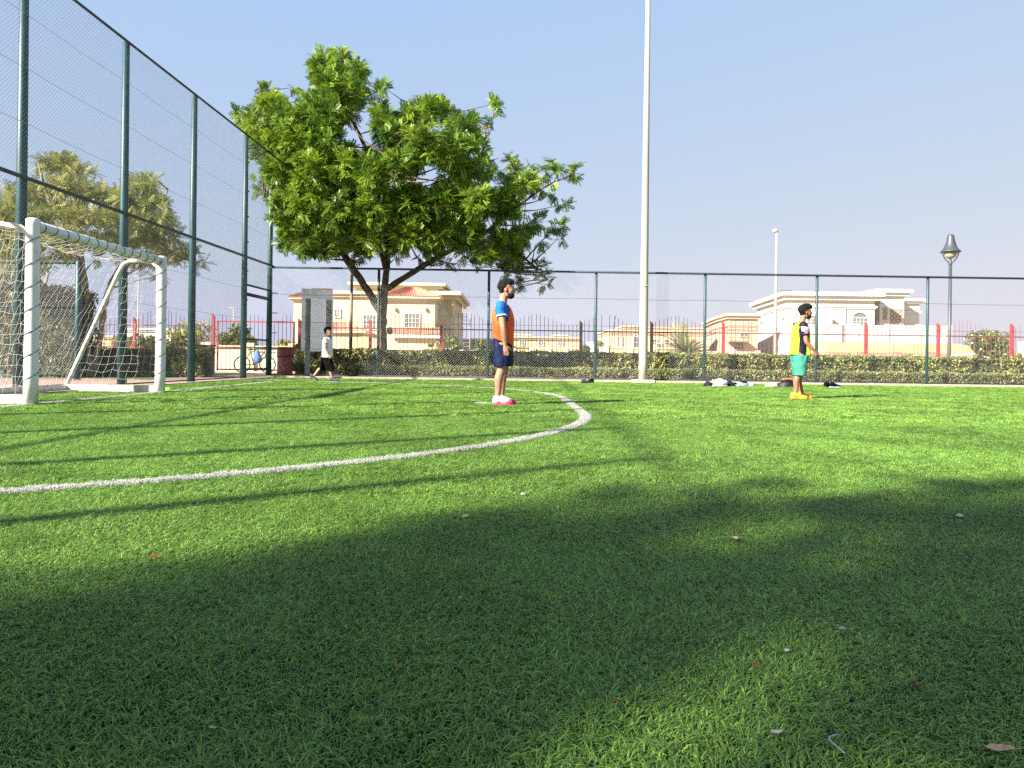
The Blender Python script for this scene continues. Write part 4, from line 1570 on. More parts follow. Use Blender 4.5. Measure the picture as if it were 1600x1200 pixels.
def tiled_slope(name, pts_eave, pts_ridge, parent, nrows, ncols, m_=None):
    """a pitched plane between an eave edge and a ridge edge, built from raised tile ribs on a sloping base"""
    mb = MB()
    e0, e1 = Vector(pts_eave[0]), Vector(pts_eave[1])
    r0, r1 = Vector(pts_ridge[0]), Vector(pts_ridge[1])
    nrm = (e1 - e0).cross(r0 - e0)
    nrm = nrm.normalized() if nrm.length > 1e-9 else Vector((0, -1, 0))
    if nrm.z < 0:
        nrm = -nrm
    mb.add([e0, e1, r1, r0], [(0, 1, 2, 3)])
    for i in range(ncols):
        t = (i + .5) / ncols
        a, b = e0.lerp(e1, t), r0.lerp(r1, t)
        d = (e1 - e0).normalized() * (e1 - e0).length / ncols * .30
        if (b - a).length < .05:
            continue
        taper = max(.05, (r1 - r0).length / max(.01, (e1 - e0).length))
        for j in range(nrows):
            p, q = a.lerp(b, j / nrows), a.lerp(b, (j + 1) / nrows)
            w0 = 1 + (taper - 1) * j / nrows
            w1 = 1 + (taper - 1) * (j + 1) / nrows
            up0, up1 = nrm * .09, nrm * .045
            mb.add([p - d * w0, p + up0, p + d * w0, q - d * w1, q + up1, q + d * w1], [(0, 1, 4, 3), (1, 2, 5, 4), (0, 2, 1)])
    return mb.build(name, m_ or M['tile'], parent)


# --- cream villa with terracotta roofs, left of centre
vY = 75.0
vl = empty('villa', W(600, 590, vY), 'cream two storey villa with terracotta roofs behind the big tree', 'house')
fpA = rect_fp(505, 684, 76, 12)
zA = zy(600, 456, 76)
part_prism('wall', fpA, -.03, zA - .3, M['cream_wall'], vl)
cornice(fpA, zA, .55, .55, M['cream_trim'], vl)
fpB = [(W(684.2, 520, 75.6).x, 75.6), (W(707, 520, 75.6).x, 75.6), (W(707, 520, 75.6).x, 90), (W(684.2, 520, 75.6).x, 90)]
zB = zy(700, 456, 75.6)
part_prism('wall', fpB, -.03, zB - .31, M['cream_wall'], vl)
cornice(fpB, zB + .01, .85, .75, M['cream_trim'], vl)
fpP = rect_fp(556, 684, 80, 9)
zP = zy(620, 442.5, 80)
part_prism('wall', fpP, zA - .29, zP - .4, M['cream_wall'], vl)
cornice(fpP, zP, .8, .55, M['cream_trim'], vl)
# front bay with hipped roof
fpC = rect_fp(600, 679, 72, 3.99)
zC = zy(640, 469, 72)
part_prism('wall', fpC, -.03, zC, M['cream_wall'], vl)
cornice(fpC, zC + .34, .55, .40, M['cream_trim'], vl, 'eave')
ro = grow(fpC, .60)
ez = zC + .345
apx = W(643, 449, 73.9)
r0, r1 = (apx.x - .5, 74.0, apx.z), (apx.x + .5, 74.0, apx.z)
tiled_slope('roof', [(*ro[0], ez), (*ro[1], ez)], [r0, r1], vl, 7, 24)
tiled_slope('roof', [(*ro[1], ez), (ro[2][0], 75.95, ez)], [r1, r1], vl, 5, 8)
tiled_slope('roof', [(ro[3][0], 75.95, ez), (*ro[0], ez)], [r0, r0], vl, 5, 8)
window(633, 655.5, 491, 511, 72, vl, 'pane_pale', (4, 3))
for px in (618.5, 666):
    q = W(px, 484, 72)
    mb = MB()
    mb.ball((q.x, 71.85, q.z), (.10, .12, .22), 8, 6)
    mb.box((q.x, 71.96, q.z + .15), (.12, .10, .12))
    mb.build('wall_lamp', M['fixture'], vl)
# lower canopy of tiles under the bay
e_ = [W(611, 522, 69.6), W(690, 522, 69.6)]
g_ = [W(611, 512, 71.95), W(690, 512, 71.95)]
tiled_slope('canopy_roof', e_, g_, vl, 4, 28)
mb = MB()
mb.box2((e_[0].x - .05, 69.5, e_[0].z - .32), (e_[1].x + .05, 71.99, e_[0].z - .02))
mb.build('canopy_edge', M['cream_trim'], vl)
fpL = [(e_[0].x + .3, 70.0), (e_[1].x - .5, 70.0), (e_[1].x - .5, 71.98), (e_[0].x + .3, 71.98)]
part_prism('wall', fpL, -.03, e_[0].z - .33, M['cream_wall'], vl)
# left part: windows, small roof over the entrance, orange arch, far wing
window(568.5, 587.5, 493, 514, 76, vl, 'pane_pale', (4, 3))
window(523.5, 530.5, 484.5, 494.5, 76, vl, 'pane_pale', (2, 3), fw=.14)
fpE = rect_fp(512, 566, 72.5, 3.4)
zE = zy(540, 521.5, 72.5)
part_prism('wall', fpE, -.03, zE, M['cream_wall'], vl)
cornice(fpE, zE + .25, .4, .3, M['cream_trim'], vl, 'eave')
roE = grow(fpE, .42)
ap = W(524, 503, 74.5)
a0, a1 = (ap.x - .6, 74.6, ap.z), (ap.x + .6, 74.6, ap.z)
tiled_slope('roof', [(*roE[0], zE + .255), (*roE[1], zE + .255)], [a0, a1], vl, 5, 18)
tiled_slope('roof', [(*roE[1], zE + .255), (roE[2][0], 75.97, zE + .255)], [a1, a1], vl, 4, 6)
mb = MB()
n = 14
cxa, hw = W(570, 540, 70.5).x, 1.9
za = zy(570, 526, 70.5)
vs, fs = [], []
for y in (70.2, 70.6):
    vs.append((cxa - hw, y, -.03))
    for k in range(n + 1):
        t = math.pi * (1 - k / n)
        vs.append((cxa + hw * math.cos(t), y, za - 1.0 + 1.0 * math.sin(t)))
    vs.append((cxa + hw, y, -.03))
m_ = n + 3
fs = [tuple(range(m_)), tuple(range(m_, 2 * m_))[::-1]] + [(k + 1, k, m_ + k, m_ + k + 1) for k in range(m_ - 1)]
mb.add(vs, fs)
mb.build('arched_porch', M['tan_wall'], vl)
fpW = rect_fp(458.5, 500, 79, 8)
zW = zy(480, 468.5, 79)
part_prism('wall', fpW, -.03, zW, M['cream_wall'], vl)
cornice(fpW, zW + .25, .45, .35, M['cream_trim'], vl, 'eave')
rw = grow(fpW, .55)
tiled_slope('roof', [(*rw[0], zW + .26), (*rw[1], zW + .26)], [(rw[0][0] + 1.6, 82.5, zW + 1.5), (rw[1][0], 82.5, zW + 1.5)], vl, 4, 14)
tiled_slope('roof', [(*rw[3], zW + .26), (*rw[0], zW + .26)], [(rw[0][0] + 1.6, 82.5, zW + 1.5), (rw[0][0] + 1.6, 82.5, zW + 1.5)], vl, 4, 10)
# ladder mast beside the villa
q = W(728, 560, 74)
ld = empty('ladder_mast', (q.x, 74, 0), 'thin pale ladder mast at the right corner of the cream villa', 'mast')
mb = MB()
zt = zy(728, 478, 74)
for sx in (-.36, .36):
    mb.tube([(q.x + sx, 74, -.03), (q.x + sx, 74, zt)], .03, 4)
mb.build('rail', M['pole_pale'], ld)
mb = MB()
k = .4
while k < zt:
    mb.tube([(q.x - .36, 74, k), (q.x + .36, 74, k)], .022, 4)
    k += .36
mb.build('rungs', M['pole_pale'], ld, kind='stuff')


def wall_thing(name, px0, px1, py, Y, label, m_, coping=None, th=.25, cat='wall', pil=0):
    a, b = W(px0, 555, Y).x, W(px1, 555, Y).x
    z = zy((px0 + px1) / 2, py, Y)
    t = empty(name, ((a + b) / 2, Y, 0), label, cat)
    t['kind'] = 'thing'
    mb = MB()
    mb.box2((a, Y, -.03), (b, Y + th, z - .12))
    mb.build('wall', m_, t)
    mb = MB()
    mb.box2((a - .06, Y - .06, z - .119), (b + .06, Y + th + .06, z))
    mb.build('coping', coping or m_, t)
    for k in range(pil):
        x = a + (b - a) * k / max(1, pil - 1)
        mb = MB()
        mb.box2((x - .22, Y - .09, -.03), (x + .22, Y - .002, z + .12))
        mb.build('pilaster', coping or m_, t)
    return t


wall_thing('boundary_wall', 612, 745, 546, 60, 'low white boundary wall in front of the cream villa', M['lowwall'], M['white_trim'], pil=4)
wall_thing('boundary_wall', 322, 459, 540, 34, 'cream garden wall behind the red gate and bicycle', M['lowwall'], M['cream_trim'], pil=3)
wall_thing('boundary_wall', 190, 321, 545, 62, 'pale far wall left of the red gate', M['lowwall'], M['white_trim'], pil=4)


def simple_house(px0, px1, py, Y, depth, label, wm, tm, wins=(), parapet=.5, bands=(), steps=()):
    t = empty('house', W((px0 + px1) / 2, 590, Y), label, 'house')
    fp = rect_fp(px0, px1, Y, depth)
    z = zy((px0 + px1) / 2, py, Y)
    part_prism('wall', fp, -.03, z - .3, M[wm], t)
    cornice(fp, z, .35, .4, M[tm], t)
    for zb in bands:
        cornice(fp, zy((px0 + px1) / 2, zb, Y), .14, .22, M[tm], t, 'band')
    for (a, b, p) in steps:
        f2 = rect_fp(a, b, Y + .3, depth * .5)
        z2 = zy((a + b) / 2, p, Y)
        part_prism('parapet', f2, z + .001, z2 - .25, M[wm], t)
        cornice(f2, z2, .3, .35, M[tm], t)
    for w in wins:
        window(*w[:4], Y, t, *w[4:])
    return t


simple_house(196, 268, 513, 95, 10, 'pale far house seen through the goal net', 'white_wall', 'white_trim', [(215, 222, 525, 534, 'pane_pale', (2, 2))])
simple_house(128, 174, 524, 90, 9, 'low yellowish far house beside the acacia trunks', 'yellow_wall', 'cream_trim', [(140, 147, 530, 537, 'pane_pale', (2, 2))])
simple_house(724, 775, 529, 95, 9, 'small orange tan house right of the cream villa', 'tan_wall', 'cream_trim', [(738, 744, 536, 543, 'pane_pale', (2, 2))])
simple_house(783, 906, 526, 98, 12, 'long low sand coloured house left of the palm and salmon houses', 'tan_wall', 'salmon_trim', [(812, 819, 532, 539, 'pane_pale', (2, 2)), (842, 849, 532, 539, 'pane_pale', (2, 2)), (872, 879, 532, 539, 'pane_pale', (2, 2))], steps=[(795, 828, 522), (868, 885, 523)])
wall_thing('boundary_wall', 776, 912, 543, 80, 'sand boundary wall in front of the long low house', M['yellow_wall'], M['cream_trim'], pil=6)
wall_thing('gate_pillar', 919, 928, 534, 66, 'pale square gate pillar beside the round bush', M['white_trim'], M['white_wall'], .6, 'pillar')
wall_thing('gate_pillar', 937, 946, 542, 66, 'short white gate pillar at the end of the yellow wall', M['white_trim'], M['white_wall'], .6, 'pillar')
wall_thing('boundary_wall', 947, 1099, 543, 70, 'yellow boundary wall under the palm and salmon house', M['yellow_wall'], M['cream_trim'], pil=5)
wall_thing('boundary_wall', 1100, 1184, 549, 72, 'grey pink low wall before the taller salmon house', M['lowwall'], M['salmon_trim'], pil=3)

# salmon house, low part
simple_house(954, 1101, 516, 88, 12, 'long salmon house with flat roof partly behind the floodlight pole', 'salmon_wall', 'salmon_trim',
             [(990, 998, 527, 543, 'pane', (1, 2), False, True), (1020, 1026, 531, 535, 'pane', (2, 1)), (1038.5, 1046, 531, 535, 'pane', (2, 1)), (1026, 1033, 537.5, 543, 'pane_pale', (2, 1)), (966, 972, 527, 541, 'lattice', (1, 3)), (1052, 1058, 530, 538, 'pane_pale', (2, 2))],
             bands=(521,), steps=[(976, 1005, 509), (1012, 1098, 511)])
# salmon house, taller part with canted front
ts = empty('house', W(1140, 590, 84), 'taller salmon house with canted front and balcony beside the white villa', 'house')
fpS = [(W(1102, 520, 102).x, 102), (W(1119, 520, 90).x, 90), (W(1139, 520, 82).x, 82), (W(1184, 520, 82).x, 82), (W(1184, 520, 82).x, 104)]
zS = zy(1155, 490, 82)
part_prism('wall', fpS, -.03, zS - .4, M['salmon_wall'], ts)
cornice(fpS, zS, .45, .55, M['salmon_trim'], ts)
for zb in (507, 513):
    cornice(fpS, zy(1155, zb, 82), .16, .24, M['salmon_trim'], ts, 'band')
window(1157, 1168, 521, 526, 82, ts, 'pane', (2, 1))
window(1146, 1162, 535, 546, 82, ts, 'pane_pale', (3, 2))
mb = MB()
a, b = W(1138, 530, 81), W(1171, 530, 81)
mb.box2((a.x, 80.6, zy(1155, 534, 81)), (b.x, 81.99, zy(1155, 532, 81)))
for k in range(15):
    x = a.x + (b.x - a.x) * k / 14
    mb.box2((x - .02, 80.65, zy(1155, 531.99, 81)), (x + .02, 80.69, zy(1155, 527.5, 81)))
mb.box2((a.x, 80.63, zy(1155, 527.49, 81)), (b.x, 80.71, zy(1155, 526.6, 81)))
mb.build('balcony', M['brown_trim'], ts)
c0, c1 = Vector((fpS[1][0], fpS[1][1], 0)), Vector((fpS[2][0], fpS[2][1], 0))
cd = (c1 - c0).normalized()
cn = Vector((cd.y, -cd.x, 0))
mid = c0.lerp(c1, .5)
mb = MB()
zz = zy(1125, 541, 86)
z2 = zy(1125, 520, 86)
for (zc_, hh, ww) in (((zz + z2) / 2, (z2 - zz), .9),):
    p_ = mid + cn * .03
    Mx = Matrix((cd, cn, Vector((0, 0, 1)))).transposed()
    mb.box((p_.x, p_.y, zc_), (ww, .08, hh), 0, Mx)
    mb.tube([tuple(p_ + cd * (.45 * math.cos(t)) + Vector((0, 0, z2 + .45 * math.sin(t)))) for t in np.linspace(0, math.pi, 9)], .07, 5)
mb.build('arched_niche', M['lattice'], ts)

# --- white villa on the right
wv = empty('villa', W(1300, 590, 80), 'large off white flat roofed villa on the right behind man in lime bib', 'house')
wY = 80.0
fpV = [(W(1183, 520, 95).x, 95), (W(1231, 520, wY).x, wY), (W(1366, 520, wY).x, wY), (W(1366, 520, wY).x, wY + 15), (W(1183, 520, 95).x, wY + 15.1)]
zV = zy(1300, 457, wY)
part_prism('wall', fpV, -.03, zV - .5, M['white_wall'], wv)
cornice(fpV, zV, .75, .8, M['white_trim'], wv)
cornice(fpV, zy(1300, 477.5, wY), .22, .30, M['white_trim'], wv, 'band')
for a_, b_ in ((1238.5, 1241.5), (1289, 1293), (1318, 1320)):
    mb = MB()
    mb.box2((W(a_, 520, wY).x, wY - .16, -.03), (W(b_, 520, wY).x, wY - .003, zy(1300, 481.9, wY)))
    mb.build('pilaster', M['white_trim'], wv)
# projecting porch wing and its recess
fpR = rect_fp(1296, 1300, wY - 2.6, 2.59)
part_prism('fin_wall', fpR, -.03, zy(1300, 482.5, wY - 2.6), M['white_trim'], wv)
window(1332.5, 1355, 497.5, 508, wY, wv, 'pane_pale', (4, 2), False, True, .12)
window(1261, 1273.5, 494, 507, wY, wv, 'pane_pale', (2, 3), fw=.14)
for px, py in ((1225, 497), (1191, 503)):
    q = W(px, py, wY)
    if px < 1231:
        t_ = (1231 - px) / 48
        Yq = wY + 15 * t_ - .25
        q = W(px, py, Yq)
    mb = MB()
    mb.ball((q.x, q.y - .1, q.z), (.35, .22, .22), 8, 6)
    mb.build('wall_lamp', M['fixture'], wv)
# right flank: recessed wing with lattice, tower, rear block
fpT = [(W(1374, 520, 82).x, 82.0), (W(1412, 520, 82).x, 82.0), (W(1412, 520, 82).x, 88), (W(1374, 520, 82).x, 88)]
zT = zy(1395, 452.5, 82)
part_prism('tower', fpT, -.03, zT - .4, M['white_wall'], wv)
cornice(fpT, zT, .65, .7, M['white_trim'], wv)
fpK = [(W(1366.3, 520, 84).x, 84.0), (W(1373.8, 520, 82.1).x, 84.0), (W(1373.8, 520, 82.1).x, 94), (W(1366.3, 520, 84).x, 94)]
part_prism('wall', fpK, -.03, zV - .9, M['white_wall'], wv)
fpQ = rect_fp(1412.3, 1436, 86, 8)
zQ = zy(1425, 467, 86)
part_prism('wall', fpQ, -.03, zQ - .3, M['white_wall'], wv)
cornice(fpQ, zQ, .5, .55, M['white_trim'], wv)
cornice(fpQ, zy(1425, 486, 86), .2, .3, M['white_trim'], wv, 'band')
for a_, b_, t_, l_ in ((1380, 1386, 481, 500), (1391, 1408, 482, 506)):
    A, B = W(a_, l_, 82), W(b_, t_, 82)
    mb = MB()
    mb.box2((A.x, 81.93, A.z), (B.x, 81.997, B.z))
    lt = mb.build('screen', M['brown_trim'], wv)
    mb = MB()
    nx, nz_ = max(2, int((B.x - A.x) / .22)), int((B.z - A.z) / .22)
    for i in range(nx):
        for j in range(nz_):
            if (i + j) % 2 == 0:
                x, z = A.x + (B.x - A.x) * (i + .5) / nx, A.z + (B.z - A.z) * (j + .5) / nz_
                mb.box((x, 81.90, z), (.16, .06, .16), 0, Matrix.Rotation(.785, 3, 'Y'))
    mb.build('lattice', M['lattice'], lt, kind='stuff')
mb = MB()
q = W(1238, 455, 84)
mb.box((q.x, 86, zV + .35), (1.1, .6, .7))
mb.build('roof_unit', M['lamp_grey'], wv)
wall_thing('boundary_wall', 1288, 1482, 508.5, 66, 'tall off white boundary wall below the white villa', M['white_wall'], M['white_trim'], pil=5)
# yellow awning with rounded end
aw = empty('awning', W(1410, 585, 56), 'long yellow awning with rounded end in front of the white villa wall', 'awning')
x0, x1 = W(1294, 550, 56).x, W(1537, 550, 56).x
zt, zb = zy(1410, 536, 56), zy(1410, 551.5, 56)
vs, n = [], 12
prof = [(x0, zb), (x0, zt)]
xr = x1 - 2.6
for k in range(n + 1):
    t = math.pi / 2 * (1 - k / n)
    prof.append((xr + 2.6 * math.cos(t), zb + (zt - zb) * math.sin(t)))
mb = MB()
for y in (56.0, 59.0):
    vs += [(x, y, z) for x, z in prof]
m_ = len(prof)
fs = [tuple(range(m_))[::-1], tuple(range(m_, 2 * m_))] + [(k, (k + 1) % m_, m_ + (k + 1) % m_, m_ + k) for k in range(m_)]
mb.add(vs, fs)
mb.build('cover', M['tarp'], aw)
mb = MB()
mb.box2((x0, 55.9, -.03), (x1 - 2.2, 59.1, zb - .005))
mb.build('plinth', M['brown_trim'], aw)
for px in (1344, 1398, 1452):
    q = W(px, 552, 55.5)
    mb = MB()
    mb.box2((q.x - .38, 55.3, -.03), (q.x + .38, 55.89, zy(px, 549.5, 55.5)))
    mb.build('pier', M['brown_trim'], aw)
wall_thing('boundary_wall', 1494, 1516, 553, 46, 'short whitish garden wall at the foot of the park lamp', M['white_wall'], M['white_trim'], .4)
wall_thing('boundary_wall', 1517, 1541, 552, 47, 'brown garden wall piece between lamp and flowering bush', M['brown_trim'], M['white_trim'], .4)
wall_thing('boundary_wall', 1542, 1556, 549, 45, 'pale garden pillar wall touching the flowering bush', M['white_wall'], M['white_trim'], .4)
wall_thing('boundary_wall', 1594, 1700, 536, 75, 'pale wall at the far right edge behind the yellow shrub', M['white_wall'], M['white_trim'], pil=4)

# ------------------------------------------------------------------ shrubs in the gardens
bush('shrub', 1549, 511, 556, 92, 45, 'big round bush with white blossoms on the right', M['leaf_bush'], 51, 2600, .17, 70)
bush('shrub', 1590, 545, 558, 34, 40, 'small yellow shrub at the right end of the hedge', M['leaf_yellow'], 52, 700, .10)
bush('shrub', 683, 522, 550, 32, 58, 'yellowish shrub in front of the cream villa', M['leaf_yellow'], 53, 900, .16)
bush('shrub', 707, 514, 550, 34, 58.5, 'fresh green shrub at the right corner of the cream villa', M['leaf_bush'], 54, 1100, .17)
bush('shrub', 757, 524, 552, 36, 56, 'green shrub between cream villa and the man in orange', M['leaf_bush'], 55, 1000, .16)
bush('shrub', 914, 534, 556, 26, 55, 'dark green shrub left of the pale gate pillar', M['leaf_tall'], 56, 800, .15)
bush('shrub', 940, 526, 548, 32, 72, 'round green shrub behind the gate pillars', M['leaf_bush'], 57, 900, .2)
bush('shrub', 372, 499, 548, 70, 41, 'large leafy green shrub behind the cream garden wall', M['leaf_bush'], 58, 2000, .16)
bush('shrub', 438, 528, 550, 56, 41, 'low yellow green shrub behind the round bin', M['leaf_yellow'], 59, 1100, .14)
bush('shrub', 288, 504, 548, 90, 48, 'broad olive shrub left of the red gate post', M['leaf_hedge'], 60, 2000, .18)
bush('shrub', 226, 518, 548, 44, 46, 'olive shrub seen through the goal beyond the red fence', M['leaf_tall'], 61, 1000, .15)
bush('shrub', 466, 562, 592, 26, 25.2, 'small dark plant at the foot of the steel panel', M['leaf_tall'], 62, 500, .07)
bush('shrub', 466, 526, 556, 18, 29, 'thin leafy plant between the round bin and the steel panel', M['leaf_tall'], 63, 350, .08)

# palm
pY = 62
q = W(1073, 555, pY)
pm = empty('palm_tree', (q.x, pY, 0), 'short bushy palm in front of the salmon house', 'palm')
mb = MB()
mb.tube([(q.x, pY, -.03), (q.x + .05, pY, 1.0), (q.x, pY, 1.5)], [.28, .24, .22], 9)
mb.build('trunk', M['bark2'], pm)
r = np.random.default_rng(77)
tm = frond(22, 2.3, .055, .55, .35)
n = 46
d = r.normal(size=(n, 3))
d[:, 2] = np.abs(d[:, 2]) * 1.1 + .05
R = rot_frames(d, r)
V = np.einsum('nij,kj->nki', R, tm) * r.uniform(.55, 1.1, n)[:, None, None] + np.array([q.x, pY, 1.4])
V = V.reshape(-1, 3)
V[:, 2] = np.maximum(V[:, 2], .1)
link('crown', np_mesh('crown', V, np.arange(len(V)).reshape(-1, 4), M['leaf_palm'], np.repeat(r.uniform(0, 1, n), len(tm))), pm)


# ------------------------------------------------------------------ people
TMP = bpy.data.scenes.new('workbench')
SPENT = []


def bake(mb, voxel, smooth_it, name, m_, fold=0.0, fscale=9.0, seed=0, fac=.5):
    """union of the pieces in mb as one smooth skin"""
    me = mb.mesh(name + ' src', m_)
    o = bpy.data.objects.new(name + ' src', me)
    TMP.collection.objects.link(o)
    md = o.modifiers.new('r', 'REMESH')
    md.mode = 'VOXEL'
    md.voxel_size = voxel
    sm = o.modifiers.new('s', 'SMOOTH')
    sm.factor = fac
    sm.iterations = smooth_it
    with bpy.context.temp_override(scene=TMP, view_layer=TMP.view_layers[0]):
        dg = bpy.context.evaluated_depsgraph_get()
        res = bpy.data.meshes.new_from_object(o.evaluated_get(dg))
    res.name = name
    TMP.collection.objects.unlink(o)
    SPENT.append(o)
    if fold:
        nrm = [v.normal.copy() for v in res.vertices]
        new = []
        for v, nv in zip(res.vertices, nrm):
            c = v.co.copy()
            f = mnoise.noise(Vector((c.x * fscale, c.y * fscale + seed, c.z * fscale * .55))) + .5 * mnoise.noise(Vector((c.x * fscale * 2.3 + seed, c.y * fscale * 2.3, c.z * fscale * 1.3)))
            new.extend(c + nv * f * fold)
        res.vertices.foreach_set('co', new)
    res.materials.clear()
    res.materials.append(m_)
    res.polygons.foreach_set('use_smooth', [True] * len(res.polygons))
    res.update()
    return res


def limb_loft(mb, P, R, n=14, flat=1.0):
    """round limb through joints with radii, spline smoothed"""
    P = [Vector(p) for p in P]
    Q = [P[0] * 2 - P[1]] + P + [P[-1] * 2 - P[-2]]
    pts, rad = [], []
    for i in range(1, len(Q) - 2):
        for k in range(4):
            t = k / 4
            a, b, c, d = Q[i - 1:i + 3]
            pts.append(.5 * ((2 * b) + (c - a) * t + (2 * a - 5 * b + 4 * c - d) * t * t + (3 * b - a - 3 * c + d) * t ** 3))
            rad.append(R[i - 1] + (R[i] - R[i - 1]) * t)
    pts.append(P[-1])
    rad.append(R[-1])
    mb.tube(pts, rad, n)


def hand(mb, wrist, axis, fwd, out_, s=1.0, curl=.25):
    """palm, four unequal bent fingers and a thumb; axis: wrist to fingertips, fwd: thumb side, out_: back of the hand"""
    w, a, f, o = Vector(wrist), Vector(axis).normalized(), Vector(fwd).normalized(), Vector(out_).normalized()
    f = (f - a * f.dot(a)).normalized()
    o = a.cross(f) * (1 if a.cross(f).dot(o) > 0 else -1)
    secs = []
    for t, wd, th in ((-.01, .027, .022), (.02, .032, .020), (.055, .041, .018), (.085, .041, .015), (.098, .036, .012)):
        secs.append((w + a * t * s, f * wd * s, o * th * s))
    mb.loft(secs, 14)
    for k, (off, ln) in enumerate(((.030, .070), (.010, .080), (-.011, .074), (-.030, .058))):
        b = w + a * .085 * s + f * off * s
        d1 = (a + f * off * 1.5 - o * curl * .6).normalized()
        d2 = (a - o * curl * 2.0).normalized()
        d3 = (a - o * curl * 4.0).normalized()
        p1 = b + d1 * ln * .45 * s
        p2 = p1 + d2 * ln * .32 * s
        p3 = p2 + d3 * ln * .25 * s
        mb.tube([b, p1, p2, p3], [.0095 * s, .0090 * s, .0082 * s, .0065 * s], 8)
    b = w + a * .025 * s + f * .028 * s
    p1 = b + (a * .65 + f * .75 - o * .25).normalized() * .040 * s
    p2 = p1 + (a * .9 + f * .25 - o * .3).normalized() * .030 * s
    p3 = p2 + (a * 1.0 + f * .0 - o * .4).normalized() * .020 * s
    mb.tube([b, p1, p2, p3], [.013 * s, .0115 * s, .0098 * s, .007 * s], 8)


def shoe(parent, heel, toe, z, w, h, up_m, sole_m, lift=0.0, fore_m=None):
    """a shoe from heel to toe (2-D points), with an ankle opening"""
    A, B = Vector((heel[0], heel[1], z)), Vector((toe[0], toe[1], z + lift))
    d = (B - A).normalized()
    s = Vector((-d.y, d.x, 0)).normalized()
    u = Vector((0, 0, 1))
    L = (B - A).length
    mb = MB()
    secs = []
    for t, ww, hh in ((0, .55, .55), (.04, .80, .92), (.18, .95, 1.15), (.36, .90, 1.05), (.52, .95, .78), (.70, 1.06, .56), (.86, .95, .44), (.96, .65, .34), (1.0, .30, .22)):
        hh *= h
        secs.append((A + (B - A) * t + u * (.014 + hh / 2), s * ww * w / 2, u * hh / 2))
    mb.loft(secs, 16, pw=2.5)
    me = bake(mb, .007, 3, 'shoe', up_m)
    so = link('shoe', me, parent)
    if fore_m is not None:
        me.materials.append(fore_m)
        for p in me.polygons:
            t = (p.center - A).dot(d) / L
            if (p.center.z - A.z) < h * (.42 + .25 * math.sin(t * 9)) * (1 if t > .28 else .5) and t > .22:
                p.material_index = 1
    mb = MB()
    ring = [(0, .5), (.04, .78), (.2, .95), (.4, .86), (.6, .98), (.75, 1.06), (.9, .88), (.98, .5), (1.0, .2)]
    lo = [A + (B - A) * t + s * ww * w / 2 * 1.04 for t, ww in ring] + [A + (B - A) * t - s * ww * w / 2 * 1.04 for t, ww in reversed(ring)]
    n = len(lo)
    mb.add([p for p in lo] + [p + u * .022 for p in lo], [tuple(range(n))[::-1], tuple(range(n, 2 * n))] + [(i, (i + 1) % n, n + (i + 1) % n, n + i) for i in range(n)])
    mb.build('sole', sole_m, so)
    return so


def head(mb, c, s, jaw=1.0):
    """head in profile facing +x: skull, face, jaw, nose, ears, lips, brow"""
    c = Vector(c)
    E = lambda p, r: mb.ball(c + Vector(p) * s, tuple(x * s for x in r), 16, 12)
    E((-.012, 0, .030), (.092, .074, .090))
    E((.030, 0, -.020), (.066, .064, .095))
    E((.050, 0, -.078), (.048 * jaw, .050, .042))
    E((.020, 0, -.066), (.060, .056, .040))
    E((.083, 0, .028), (.018, .046, .014))
    mb.tube([c + Vector((.088, 0, .020)) * s, c + Vector((.103, 0, -.004)) * s, c + Vector((.116, 0, -.024)) * s, c + Vector((.092, 0, -.034)) * s], [.010 * s, .012 * s, .0145 * s, .010 * s], 8)
    for sy in (-1, 1):
        E((.104, sy * .011, -.028), (.009, .008, .007))
        E((-.008, sy * .074, -.010), (.020, .010, .032))
        E((.060, sy * .034, -.018), (.026, .026, .022))
    E((.090, 0, -.052), (.014, .022, .007))
    E((.088, 0, -.063), (.013, .020, .008))
    E((.086, 0, -.095), (.018, .022, .018))


def face_bits(root, c, s):
    c = Vector(c)
    for sy in (-1, 1):
        mb = MB()
        mb.ball(c + Vector((.072, sy * .031, .006)) * s, .0115 * s, 10, 8)
        e = mb.build('eye', M['eye'], root, True)
        mb = MB()
        mb.ball(c + Vector((.0795, sy * .032, .006)) * s, .0062 * s, 8, 6)
        mb.build('iris', M['iris'], e, True)
        mb = MB()
        mb.tube([c + Vector((.094, sy * .010, .026)) * s, c + Vector((.089, sy * .032, .034)) * s, c + Vector((.070, sy * .054, .026)) * s], [.005 * s, .0065 * s, .003 * s], 6)
        mb.build('eyebrow', M['hair'], root, True)
    mb = MB()
    mb.ball(c + Vector((.099, 0, -.057)) * s, (.007 * s, .018 * s, .008 * s), 10, 6)
    mb.build('lips', M['lip'], root, True)


def hair_cap(root, c, s, extra=(), seed=0, thick=.0):
    c = Vector(c)
    mb = MB()
    mb.ball(c + Vector((-.018, 0, .042)) * s, ((.096 + thick) * s, (.080 + thick * .6) * s, (.090 + thick) * s), 18, 14)
    mb.ball(c + Vector((.035, 0, .092)) * s, ((.062 + thick) * s, .066 * s, (.045 + thick) * s), 14, 10)
    mb.ball(c + Vector((-.056, 0, -.010)) * s, (.044 * s, .064 * s, .062 * s), 14, 10)
    for p, r in extra:
        mb.ball(c + Vector(p) * s, tuple(x * s for x in r), 12, 8)
    me = bake(mb, .007 * s, 2, 'hair', M['hair'], .011 * s, 40, seed)
    # cut the face and ears free
    for v in me.vertices:
        q = (v.co - c) / s
        if q.z < .062 and q.x > -.020 + max(0, q.z) * .25:
            v.co = c + Vector((min(q.x, .0), q.y * .78, q.z)) * s
    return link('hair', me, root)


